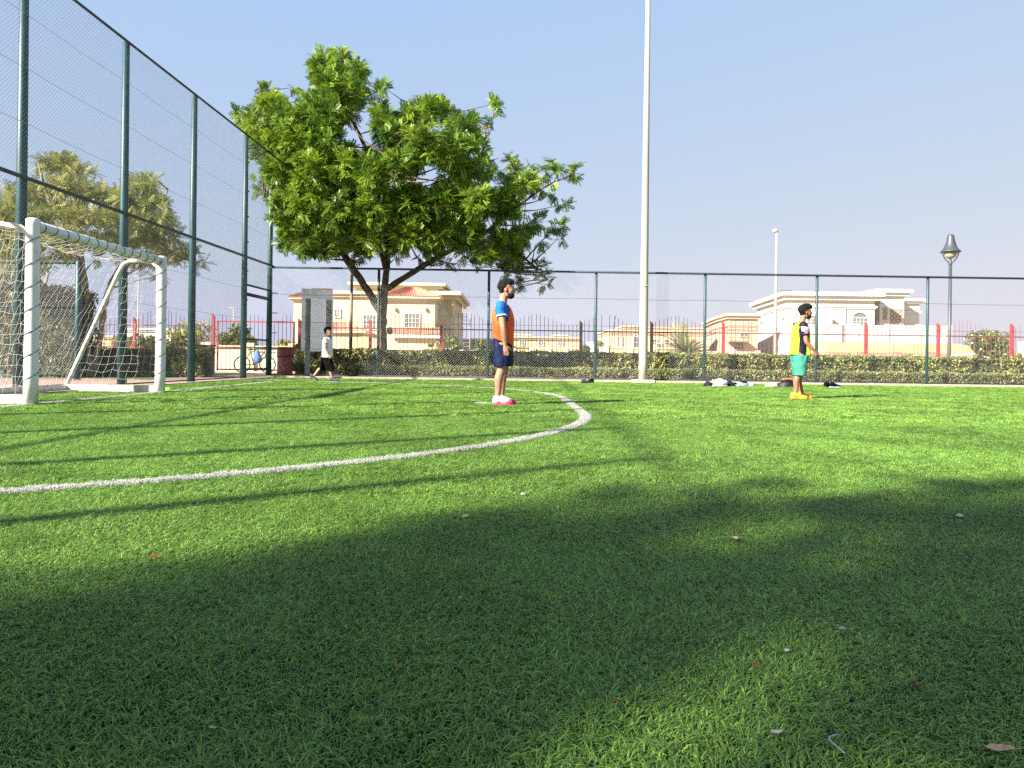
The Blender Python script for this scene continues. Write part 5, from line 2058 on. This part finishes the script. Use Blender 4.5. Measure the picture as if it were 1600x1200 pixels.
def person(name, loc, label, sp):
    """profile figure facing +x; sp holds joints and garments"""
    root = empty(name, loc, label, 'person')
    root.rotation_euler = (0, 0, sp.get('yaw', 0))
    rot0 = root.rotation_euler.copy()
    root.rotation_euler = (0, 0, 0)
    root.location = (0, 0, 0)
    k = sp.get('bulk', 1.0)
    hs = sp['hs']
    body = MB()
    T = sp['torso']
    body.loft([((x, 0, z), (hx * .94, 0, 0), (0, hy * .94, 0)) for z, x, hx, hy in T], 22, pw=2.3)
    c = sp['head']
    nk = sp['neck']
    limb_loft(body, [nk[0], nk[1], (c[0] - .025 * hs, 0, c[2] - .03 * hs)], [.066 * k, .054 * k, .054 * k])
    head(body, c, hs)
    for arm in sp['arms']:
        S_, E_, W_ = Vector(arm['s']), Vector(arm['e']), Vector(arm['w'])
        fm = E_.lerp(W_, .3)
        limb_loft(body, [S_ + (S_ - E_) * .06, S_.lerp(E_, .35), S_.lerp(E_, .75), E_, fm, E_.lerp(W_, .7), W_], [.052 * k, .050 * k, .042 * k, .038 * k, .041 * k, .034 * k, .026 * k])
        hand(body, W_, arm['ax'], arm.get('fw', (1, 0, 0)), arm['out'], sp.get('hand', 1.0), arm.get('curl', .2))
    for leg in sp['legs']:
        H, K_, A = Vector(leg['h']), Vector(leg['k']), Vector(leg['a'])
        cb = leg.get('back', Vector((-.018, 0, 0)))
        limb_loft(body, [H, H.lerp(K_, .5), H.lerp(K_, .85), K_, K_.lerp(A, .30) + Vector(cb), K_.lerp(A, .65) + Vector(cb) * .3, A, A - Vector((0, 0, .03))], [.088 * k, .080 * k, .064 * k, .057 * k, .059 * k, .043 * k, .034 * k, .036 * k])
    link('body', bake(body, sp.get('vox', .0075), 3, 'body', sp['skin']), root)
    face_bits(root, c, hs)
    hair_cap(root, c, hs, sp.get('hair', ()), sp.get('seed', 0), sp.get('hthick', 0))
    if sp.get('beard'):
        mb = MB()
        cv = Vector(c)
        for p, r in (((.052, 0, -.082), (.055, .0545, .044)), ((.094, 0, -.047), (.010, .026, .006)), ((.028, 0, -.062), (.052, .0605, .034)), ((.016, 0, -.035), (.022, .0665, .034))):
            mb.ball(cv + Vector(p) * hs, tuple(x * hs for x in r), 16, 12)
        link('beard', bake(mb, .006, 2, 'beard', M['beard'], .003, 60, 2), root)
    # shirt with sleeves
    sh = sp['shirt']
    mb = MB()
    secs = [(z, x, hx, hy) for z, x, hx, hy in T if sh['hem'] < z < sh['top']]
    lo = T[0] if sh['hem'] <= T[0][0] else None
    first = secs[0]
    secs = [(sh['hem'], first[1], first[2] + .004, first[3] + .004)] + secs
    g = sh.get('g', .010)
    mb.loft([((x, 0, z), (hx + g, 0, 0), (0, hy + g, 0)) for z, x, hx, hy in secs], 24, pw=2.3)
    for arm in sp['arms']:
        S_, E_ = Vector(arm['s']), Vector(arm['e'])
        en = S_.lerp(E_, sh['sleeve'])
        inn = Vector((S_.x, S_.y * .55, S_.z + .012))
        limb_loft(mb, [inn, S_ + Vector((0, 0, .006)), S_.lerp(E_, sh['sleeve'] * .5), en], [.066 * k, .072 * k, .070 * k, .067 * k + sh.get('flare', 0)])
    link('shirt', bake(mb, .008, 3, 'shirt', sh['m'], sh.get('fold', .006), 11, 3), root)
    for arm in sp['arms']:
        if sh.get('cuff'):
            S_, E_ = Vector(arm['s']), Vector(arm['e'])
            en = S_.lerp(E_, sh['sleeve'])
            d = (E_ - S_).normalized()
            mb = MB()
            mb.tube([en - d * .020, en - d * .004], [.071 * k, .072 * k], 18)
            mb.build('cuff', sh['cuff'], root, True)
        if sh.get('patch') and arm['s'][1] < 0:
            S_, E_ = Vector(arm['s']), Vector(arm['e'])
            d = (E_ - S_).normalized()
            for nm, t0, t1, ang0, ang1, m_, o_ in (('sleeve_band', .05, .38, -2.7, -.5, sh['band'], .078), ('sleeve_patch', .22, .50, -1.95, -1.2, sh['patch'], .0815)):
                mb = MB()
                vs = []
                nu, nv = 8, 5
                f = Vector((1, 0, 0)) - d * d.x
                f.normalize()
                o3 = d.cross(f)
                for i in range(nv + 1):
                    for j in range(nu + 1):
                        a_ = ang0 + (ang1 - ang0) * j / nu
                        sl = .10 * (j / nu - .5) if nm == 'sleeve_band' else 0
                        p = S_.lerp(E_, t0 + (t1 - t0) * i / nv + sl)
                        vs.append(p + (f * math.cos(a_) + Vector((0, 1, 0)) * math.sin(a_)) * o_ * k)
                fs = [(i * (nu + 1) + j, i * (nu + 1) + j + 1, (i + 1) * (nu + 1) + j + 1, (i + 1) * (nu + 1) + j) for i in range(nv) for j in range(nu)]
                mb.add(vs, fs)
                ob = mb.build(nm, m_, root, True)
                sd = ob.modifiers.new('t', 'SOLIDIFY')
                sd.thickness = .003
    # shorts
    so = sp['shorts']
    mb = MB()
    mb.loft([((x, 0, z), (hx, 0, 0), (0, hy, 0)) for z, x, hx, hy in so['waist']], 22, pw=2.4)
    for lg in so['legs']:
        mb.loft([((x, y, z), (hx, 0, sk), (0, hy, 0)) for z, x, y, hx, hy, sk in lg], 20, pw=2.2)
    link('shorts', bake(mb, .009, 3, 'shorts', so['m'], so.get('fold', .008), 10, 5), root)
    if so.get('band'):
        z, x, hx, hy = so['waist'][-1]
        mb = MB()
        mb.loft([((x, 0, z - .045), (hx + .006, 0, 0), (0, hy + .006, 0)), ((x, 0, z - .015), (hx + .006, 0, 0), (0, hy + .006, 0))], 22, pw=2.4)
        mb.build('waistband', so['band'], root, True)
    # bib: a loose sleeveless tube, open at the armholes
    bb = sp.get('bib')
    if bb:
        rows = bb['rows']
        nu = 56
        mb = MB()
        vs = []
        for (z, x, hx, hy, dzf) in rows:
            for j in range(nu):
                a_ = 2 * math.pi * j / nu
                ct, st = math.cos(a_), math.sin(a_)
                e = 2 / 2.4
                px_ = hx * math.copysign(abs(ct) ** e, ct)
                py_ = hy * math.copysign(abs(st) ** e, st)
                f = mnoise.noise(Vector((ct * 2.2, st * 2.2, z * 5.0))) * .018 + mnoise.noise(Vector((ct * 5, st * 5, z * 3.0 + 4))) * .011
                vs.append((x + px_ + ct * f, py_ + st * f, z + dzf * (ct + .0)))
        fs = []
        nr = len(rows)
        for i in range(nr - 1):
            for j in range(nu):
                a_ = 2 * math.pi * (j + .5) / nu
                side_ = abs(math.sin(a_))
                zc_ = (rows[i][0] + rows[i + 1][0]) / 2
                if zc_ > bb['arm'] and abs(abs(a_ if a_ < math.pi else a_ - 2 * math.pi) - bb.get('ang', math.pi / 2)) < bb['open'](zc_):
                    continue
                if bb.get('side') and abs(abs(a_ if a_ < math.pi else a_ - 2 * math.pi) - bb.get('ang', math.pi / 2)) < bb['side']:
                    continue
                j2 = (j + 1) % nu
                fs.append((i * nu + j, i * nu + j2, (i + 1) * nu + j2, (i + 1) * nu + j))
        mb.add(vs, fs)
        bo = mb.build('bib', bb['m'], root, True)
        sd = bo.modifiers.new('t', 'SOLIDIFY')
        sd.thickness = .005
        ss = bo.modifiers.new('s', 'SUBSURF')
        ss.levels = ss.render_levels = 1
    for s_ in sp['shoes']:
        shoe(root, *s_)
    for so_ in sp.get('socks', ()):
        mb = MB()
        limb_loft(mb, so_[0], so_[1], 14)
        mb.build('sock', so_[2], root, True)
    root.location = loc
    root.rotation_euler = rot0
    return root


# man in the orange bib
m1 = W(785, 560, 10.8)
person('person', (m1.x, 10.8, 0), 'bearded man in orange bib over blue shirt and navy shorts standing by white spot', dict(
    hs=1.06, bulk=1.07, skin=M['skin1'], seed=1, beard=True, hthick=.008,
    head=(.046, 0, 1.632), neck=[(-.012, 0, 1.42), (.002, 0, 1.49)],
    hair=[((.075, 0, .100), (.030, .050, .028))],
    torso=[(.80, .000, .115, .160), (.90, .004, .128, .165), (1.00, .006, .130, .158), (1.10, .008, .132, .158), (1.20, .004, .136, .168), (1.30, -.008, .126, .178), (1.37, -.016, .102, .168), (1.42, -.018, .070, .105), (1.45, -.014, .058, .065)],
    arms=[dict(s=(-.028, -.190, 1.375), e=(.008, -.238, 1.075), w=(.040, -.232, .845), ax=(.16, .05, -1), out=(0, -1, 0), curl=.16),
          dict(s=(-.028, .190, 1.375), e=(.0, .238, 1.075), w=(.045, .232, .845), ax=(.16, -.05, -1), out=(0, 1, 0), curl=.16)],
    legs=[dict(h=(.0, -.090, .88), k=(-.012, -.100, .50), a=(-.062, -.098, .085)), dict(h=(.005, .090, .88), k=(.030, .100, .50), a=(-.010, .105, .085))],
    shirt=dict(m=M['blue'], hem=.93, top=1.44, sleeve=.46, cuff=M['trim_white'], flare=.004, fold=.009),
    shorts=dict(fold=.013, m=M['navy'], band=M['trim_white'], waist=[(.78, .0, .125, .165), (.85, .0, .142, .178), (.93, .002, .140, .175), (.995, .004, .134, .166)],
                legs=[[(.85, .0, -.088, .135, .098, 0), (.70, .004, -.096, .130, .104, 0), (.548, .002, -.100, .118, .106, .01)], [(.85, .0, .088, .135, .098, 0), (.70, .022, .096, .130, .104, 0), (.548, .030, .100, .118, .106, .01)]]),
    bib=dict(m=M['orange'], arm=1.19, open=lambda z: .30 + .62 * min(1, (z - 1.19) / .14), ang=math.pi / 2,
             rows=[(.895, .004, .150, .192, -.062), (.95, .006, .153, .186, -.05), (1.02, .006, .152, .182, -.03), (1.10, .006, .153, .184, -.01), (1.18, .004, .157, .190, 0), (1.25, -.002, .153, .196, 0), (1.31, -.008, .142, .196, 0), (1.365, -.014, .122, .185, 0), (1.405, -.016, .095, .150, 0), (1.435, -.012, .072, .095, -.012)]),
    shoes=[((-.125, -.094), (.155, -.112), .022, .098, .098, M['shoe_white'], M['pink'], 0, M['pink']), ((-.075, .100), (.205, .125), .022, .098, .098, M['shoe_white'], M['pink'], 0, M['pink'])],
    socks=[([(-.060, -.098, .14), (-.064, -.098, .08)], [.047, .050], M['trim_white']), ([(-.012, .105, .14), (-.014, .105, .08)], [.047, .050], M['trim_white'])]))

# man in the lime bib
m2 = W(1250, 560, 13.9)
person('person', (m2.x, 13.9, 0), 'man in neon lime bib and sea green shorts with orange shoes', dict(
    hs=1.02, skin=M['skin2'], seed=4, beard=True, hthick=.016,
    head=(.088, 0, 1.578), neck=[(.016, 0, 1.37), (.040, 0, 1.44)],
    hair=[((.070, 0, .105), (.046, .055, .036))],
    torso=[(.74, -.005, .105, .150), (.85, -.006, .118, .158), (.95, -.006, .116, .148), (1.05, -.004, .118, .150), (1.15, .0, .124, .160), (1.25, .004, .118, .168), (1.32, .010, .094, .158), (1.365, .014, .066, .100), (1.40, .018, .056, .062)],
    arms=[dict(s=(-.004, -.182, 1.315), e=(.018, -.240, 1.035), w=(.160, -.232, .872), ax=(.62, .05, -.85), fw=(.8, .2, .6), out=(0, -1, 0), curl=.42),
          dict(s=(-.004, .182, 1.315), e=(.010, .235, 1.035), w=(.130, .225, .865), ax=(.55, -.05, -.85), fw=(.8, -.2, .6), out=(0, 1, 0), curl=.42)],
    legs=[dict(h=(-.02, -.086, .82), k=(-.066, -.098, .44), a=(-.112, -.105, .08)), dict(h=(.0, .086, .82), k=(.030, .098, .44), a=(.082, .105, .078), back=(-.028, 0, 0))],
    shirt=dict(m=M['navy_dark'], hem=.79, top=1.39, sleeve=.62, fold=.005, g=.010, patch=M['patch'], band=M['lilac']),
    shorts=dict(fold=.013, m=M['teal_cloth'], waist=[(.70, -.01, .125, .160), (.78, -.008, .135, .168), (.85, -.006, .130, .164)],
                legs=[[(.78, -.012, -.086, .130, .092, 0), (.60, -.028, -.096, .122, .104, 0), (.43, -.040, -.100, .112, .108, 0)], [(.78, -.005, .086, .130, .092, 0), (.60, .010, .096, .122, .104, 0), (.43, .022, .100, .112, .108, 0)]]),
    bib=dict(m=M['lime'], arm=1.06, open=lambda z: .34 + .26 * min(1, (z - 1.06) / .16), ang=math.pi / 2 + .10, side=.34,
             rows=[(.79, .006, .172, .182, -.012), (.86, .006, .170, .182, -.010), (.95, .008, .166, .180, 0), (1.04, .010, .162, .180, 0), (1.12, .012, .162, .182, 0), (1.20, .014, .156, .184, 0), (1.27, .012, .140, .180, 0), (1.32, .012, .110, .165, 0), (1.355, .014, .088, .135, 0), (1.38, .020, .070, .085, -.008)]),
    shoes=[((-.200, -.098), (.105, -.118), .020, .104, .086, M['shoe_orange'], M['shoe_orange']), ((-.005, .098), (.280, .130), .020, .104, .086, M['shoe_orange'], M['shoe_orange'])],
    socks=[([(-.110, -.105, .10), (-.114, -.105, .06)], [.044, .046], M['black_cloth']), ([(.080, .105, .10), (.078, .105, .06)], [.044, .046], M['black_cloth'])]))

# walking boy
m3 = W(511, 560, 19.9)
person('person', (m3.x, 19.9, 0), 'boy in white t shirt and black shorts walking past the steel panel', dict(
    hs=.90, skin=M['skin3'], seed=8, hthick=.010, bulk=.80, hand=.78, vox=.0085,
    head=(.014, 0, 1.305), neck=[(-.006, 0, 1.12), (-.004, 0, 1.18)],
    torso=[(.56, .0, .115, .130), (.66, .0, .128, .135), (.76, .0, .125, .132), (.86, .002, .122, .132), (.96, .002, .118, .138), (1.05, -.002, .105, .142), (1.11, -.006, .084, .132), (1.145, -.008, .060, .085), (1.17, -.006, .048, .052)],
    arms=[dict(s=(-.012, -.150, 1.095), e=(-.004, -.192, .865), w=(.085, -.188, .700), ax=(.5, .05, -.85), out=(0, -1, 0), curl=.3),
          dict(s=(-.012, .150, 1.095), e=(-.03, .190, .865), w=(.03, .188, .690), ax=(.3, -.05, -.9), out=(0, 1, 0), curl=.3)],
    legs=[dict(h=(.03, -.070, .60), k=(.130, -.078, .330), a=(.150, -.080, .085)), dict(h=(-.03, .070, .60), k=(-.165, .078, .350), a=(-.365, .080, .145), back=(-.012, 0, .012))],
    shirt=dict(m=M['white_cloth'], hem=.635, top=1.16, sleeve=.42, g=.020, flare=.010, fold=.008),
    shorts=dict(fold=.013, m=M['black_cloth'], waist=[(.52, .0, .130, .140), (.60, .0, .142, .148), (.66, .0, .138, .145)],
                legs=[[(.60, .015, -.072, .125, .080, 0), (.44, .075, -.078, .120, .090, 0), (.285, .120, -.080, .105, .092, -.008)], [(.60, -.015, .072, .125, .080, 0), (.44, -.080, .078, .120, .090, 0), (.295, -.130, .080, .100, .092, .04)]]),
    shoes=[((.085, -.078), (.350, -.092), .016, .088, .080, M['shoe_grey'], M['shoe_grey']), ((-.455, .078), (-.245, .082), .128, .088, .080, M['shoe_grey'], M['shoe_grey'], -.098)]))


# ------------------------------------------------------------------ clothes and bags left along the touchline
def lump(mb, c, r, seed, mi=0, amp=.35, nu=18, nv=12):
    vs, fs = [], []
    for j in range(nv + 1):
        th = math.pi * j / nv
        for i in range(nu):
            ph = 2 * math.pi * i / nu
            d = Vector((math.sin(th) * math.cos(ph), math.sin(th) * math.sin(ph), math.cos(th)))
            f = 1 + amp * (mnoise.noise(d * 1.6 + Vector((seed, 0, 0))) + .6 * mnoise.noise(d * 4.2 + Vector((0, seed, 0))))
            p = Vector((d.x * r[0] * f, d.y * r[1] * f, max(-.15, d.z) * r[2] * f))
            vs.append(Vector(c) + p)
    for j in range(nv):
        for i in range(nu):
            i2 = (i + 1) % nu
            fs.append((j * nu + i, (j + 1) * nu + i, (j + 1) * nu + i2, j * nu + i2))
    mb.add(vs, fs, mi)


def pile(name, px, py, label, cat, bits, group=None):
    """bits: (part name, dx px, r(x,y,z), z, material, seed)"""
    g = G(px, py)
    k = g.y / FPX
    t = empty(name, (g.x, g.y, 0), label, cat, group)
    for nm, dx, r, z, m_, sd in bits:
        mb = MB()
        lump(mb, (g.x + dx * k, g.y + (.02 if z else 0), z + .03), r, sd)
        mb.build(nm, M[m_], t, True)
    return t


pile('clothes_pile', 1117, 604.5, 'navy pink and white clothes heap left of the other piles', 'clothes', [('sleeve', -10, (.13, .12, .11), 0, 'navy_dark', 1.3), ('body_cloth', 4, (.24, .15, .09), 0, 'pinkcloth', 2.1), ('fold', 8, (.20, .12, .10), .07, 'white_cloth', 3.7), ('fold', 0, (.10, .1, .08), .08, 'pinkcloth', 5.1)])
pile('clothes_pile', 1141, 604.5, 'dark navy crumpled shirt with white hem beside the pink clothes', 'clothes', [('body_cloth', 0, (.17, .12, .11), 0, 'navy_dark', 4.3), ('hem', -9, (.12, .10, .045), 0, 'white_cloth', 6.3), ('hem', 9, (.10, .10, .05), 0, 'lilac', 7.3)])
pile('clothes_pile', 1164, 604, 'slate and black clothes heap right of the navy shirt', 'clothes', [('body_cloth', -3, (.19, .12, .09), 0, 'slate_cloth', 8.3), ('fold', -2, (.13, .1, .07), .05, 'black_cloth', 9.3), ('towel', 8, (.11, .10, .07), 0, 'lilac', 10.3)])
pile('towel', 1206, 605, 'peach towel lying left of the black bag', 'towel', [('body_cloth', 0, (.19, .12, .07), 0, 'peach', 11.3), ('fold', 4, (.12, .1, .06), .03, 'pinkcloth', 12.1)])
bg_ = pile('sports_bag', 1231, 605.5, 'black sports bag with coral top behind the man in lime', 'bag', [('body', 0, (.25, .16, .17), 0, 'black_bag', 13.3), ('flap', 1, (.16, .10, .05), .175, 'red_cloth', 14.3), ('pocket', 12, (.12, .12, .10), 0, 'black_bag', 15.3)])
g = G(1231, 605.5)
mb = MB()
mb.tube([(g.x - .2, g.y - .1, .16), (g.x - .12, g.y - .17, .22), (g.x + .05, g.y - .18, .21), (g.x + .14, g.y - .12, .14)], .014, 6)
mb.build('strap', M['black_bag'], bg_, True)


def trainer(px, py, label, m_, m2_, yaw, s=1.0, group=None):
    g = G(px, py)
    t = empty('shoe', (0, 0, 0), label, 'shoe', group)
    d = Vector((math.cos(yaw), math.sin(yaw)))
    so = shoe(t, (-.14 * s * d.x, -.14 * s * d.y), (.14 * s * d.x, .14 * s * d.y), .03, .10 * s, .10 * s, m_, m2_)
    so.name = 'upper'
    t.location = (g.x, g.y, 0)
    return t


trainer(1295, 606, 'black football shoe lying left of the white soled one', M['black_cloth'], M['black_bag'], .4, 1.1)
trainer(1305, 607, 'black football shoe with white sole right of its partner', M['black_cloth'], M['lilac'], .1, 1.1)
trainer(915, 600, 'dark shoe lying at the kerb left of the floodlight pole', M['shoe_grey'], M['black_bag'], .2, .95)
trainer(921, 599.5, 'second dark shoe at the kerb nearest the floodlight pole', M['black_cloth'], M['black_bag'], 2.6, .95)
g = G(1362, 602.5)
bt = empty('plastic_bottle', (g.x, g.y, .05), 'small clear white bottle lying on the grass by the kerb', 'bottle')
mb = MB()
mb.tube([(g.x - .11, g.y, .062), (g.x - .10, g.y, .062), (g.x + .04, g.y, .062), (g.x + .08, g.y, .062), (g.x + .09, g.y, .062)], [.025, .036, .036, .018, .016], 14)
mb.build('bottle_body', M['bottle'], bt, True)
mb = MB()
mb.tube([(g.x + .09, g.y, .062), (g.x + .115, g.y, .062)], .018, 12)
mb.build('cap', M['shoe_white'], bt)
g = G(261, 612)
lb_ = empty('marker_disc', (g.x, g.y, 0), 'lime green plastic marker on the grass by the far goal post', 'marker')
mb = MB()
mb.lathe((g.x, g.y, .0), [(.10, .012), (.085, .045), (.05, .075), (.035, .078), (.03, .07), (.08, .03), (.10, .012)], 18)
mb.build('rim', M['lime_plastic'], lb_, True)


# ------------------------------------------------------------------ fallen leaves and scraps on the turf
def fallen(name, px, py, wpx, m_, label, cat, seed, kind='leaf'):
    r = random.Random(seed)
    g = G(px, py, .019)
    s = wpx * g.y / FPX
    mb = MB()
    yaw = r.uniform(0, 6.28)
    ex, ey = Vector((math.cos(yaw), math.sin(yaw), 0)), Vector((-math.sin(yaw), math.cos(yaw), 0))
    if kind == 'leaf':
        n = 8
        vs, fs = [], []
        curl = r.uniform(.25, .7)
        for i in range(n + 1):
            t = i / n
            w = .30 * math.sin(math.pi * min(1, t * .96 + .03)) ** .8 * (1 + .12 * math.sin(t * 31 + seed))
            for q in (-1, -.5, 0, .5, 1):
                z = curl * (abs(q) ** 1.5) * w * .8 + .22 * math.sin(t * 3 + seed) * curl + .02 * math.sin(q * 5 + t * 9)
                vs.append(ex * (t - .5) * s * 1.15 + ey * q * w * s + Vector((0, 0, z * s)))
        for i in range(n):
            for k in range(4):
                fs.append((i * 5 + k, i * 5 + k + 1, i * 5 + 6 + k, i * 5 + 5 + k))
        mb.add(vs, fs)
        mb.tube([ex * (-.58 * s), ex * (-.85 * s) + Vector((0, 0, .1 * s))], [.03 * s, .015 * s], 4)
    elif kind == 'twig':
        pts = []
        for i in range(7):
            t = i / 6
            pts.append(ex * (t - .5) * s + ey * .22 * s * math.sin(t * 4.2 + seed) + Vector((0, 0, .05 * s * math.sin(t * 3))))
        mb.tube(pts, [.020 * s] * 6 + [.010 * s], 6)
    else:
        lump(mb, (0, 0, 0), (.5 * s, .38 * s, .25 * s), seed, 0, .6, 10, 6)
    o = mb.build(name, M[m_], None, True)
    o.location = g
    return tag(o, label, cat)


fallen('fallen_leaf', 1148, 840, 22, 'dead_tan', 'curled tan leaf on the shaded turf right of centre', 'leaf', 3)
fallen('fallen_leaf', 726, 806, 18, 'dead_tan', 'small tan leaf on the sunlit turf below the white curve', 'leaf', 4)
fallen('fallen_leaf', 604, 861, 14, 'dead_pale', 'pale bleached leaf at the edge of the shade left of centre', 'leaf', 5)
fallen('fallen_leaf', 718, 934, 11, 'dead_tan', 'tiny tan leaf in the shade below the pale bleached leaf', 'leaf', 6)
fallen('fallen_leaf', 1181, 1041, 14, 'dead_red', 'dark red leaf left of the brighter red one in the shade', 'leaf', 7)
fallen('fallen_leaf', 1430, 1068, 20, 'dead_red', 'larger red leaf on the turf near the lower right', 'leaf', 8)
fallen('fallen_leaf', 1562, 1168, 38, 'dead_tan', 'large tan leaf in the bottom right corner', 'leaf', 9)
fallen('fallen_leaf', 1213, 1143, 20, 'dead_pale', 'pale crumpled leaf on the bright patch at the bottom', 'leaf', 10)
fallen('fallen_leaf', 240, 870, 14, 'dead_red', 'red brown leaf on the sunlit turf at the left', 'leaf', 12)
fallen('fallen_leaf', 625, 1041, 14, 'dead_red', 'dull red leaf in the dark shade at bottom centre', 'leaf', 13)
fallen('fallen_leaf', 965, 1095, 15, 'dead_red', 'brownish red leaf in the shade left of the bright patch', 'leaf', 14)
fallen('fallen_leaf', 332, 1136, 12, 'dead_tan', 'small straw leaf at the bottom left', 'leaf', 15)
fallen('twig', 176, 1100, 24, 'dead_tan', 'short straw coloured twig in the shade at lower left', 'twig', 16, 'twig')
fallen('twig', 810, 1066, 20, 'dead_pale', 'pale grey twig in the shade at bottom centre', 'twig', 17, 'twig')
fallen('twig', 1310, 1161, 62, 'scrap', 'long curved whitish twig near the bottom right', 'twig', 18, 'twig')
fallen('twig', 683, 998, 18, 'dead_pale', 'thin bleached twig above the pale grey one', 'twig', 19, 'twig')
fallen('paper_scrap', 1230, 1016, 10, 'scrap', 'white scrap in the shade above the dark red leaf', 'scrap', 20, 'lump')
fallen('paper_scrap', 1316, 982, 10, 'scrap', 'white scrap in the shade highest of the right hand scraps', 'scrap', 21, 'lump')
fallen('paper_scrap', 1446, 990, 14, 'scrap', 'white sliver in the shade towards the right edge', 'scrap', 22, 'twig')
fallen('paper_scrap', 1500, 806, 12, 'scrap', 'white scrap near the far edge of the shade at right', 'scrap', 23, 'lump')
fallen('paper_scrap', 818, 772, 10, 'scrap', 'white scrap where sun meets shade at centre', 'scrap', 24, 'lump')

for md in SCATTERS:
    md.show_viewport = True
bpy.data.batch_remove(SPENT)
bpy.data.scenes.remove(TMP)
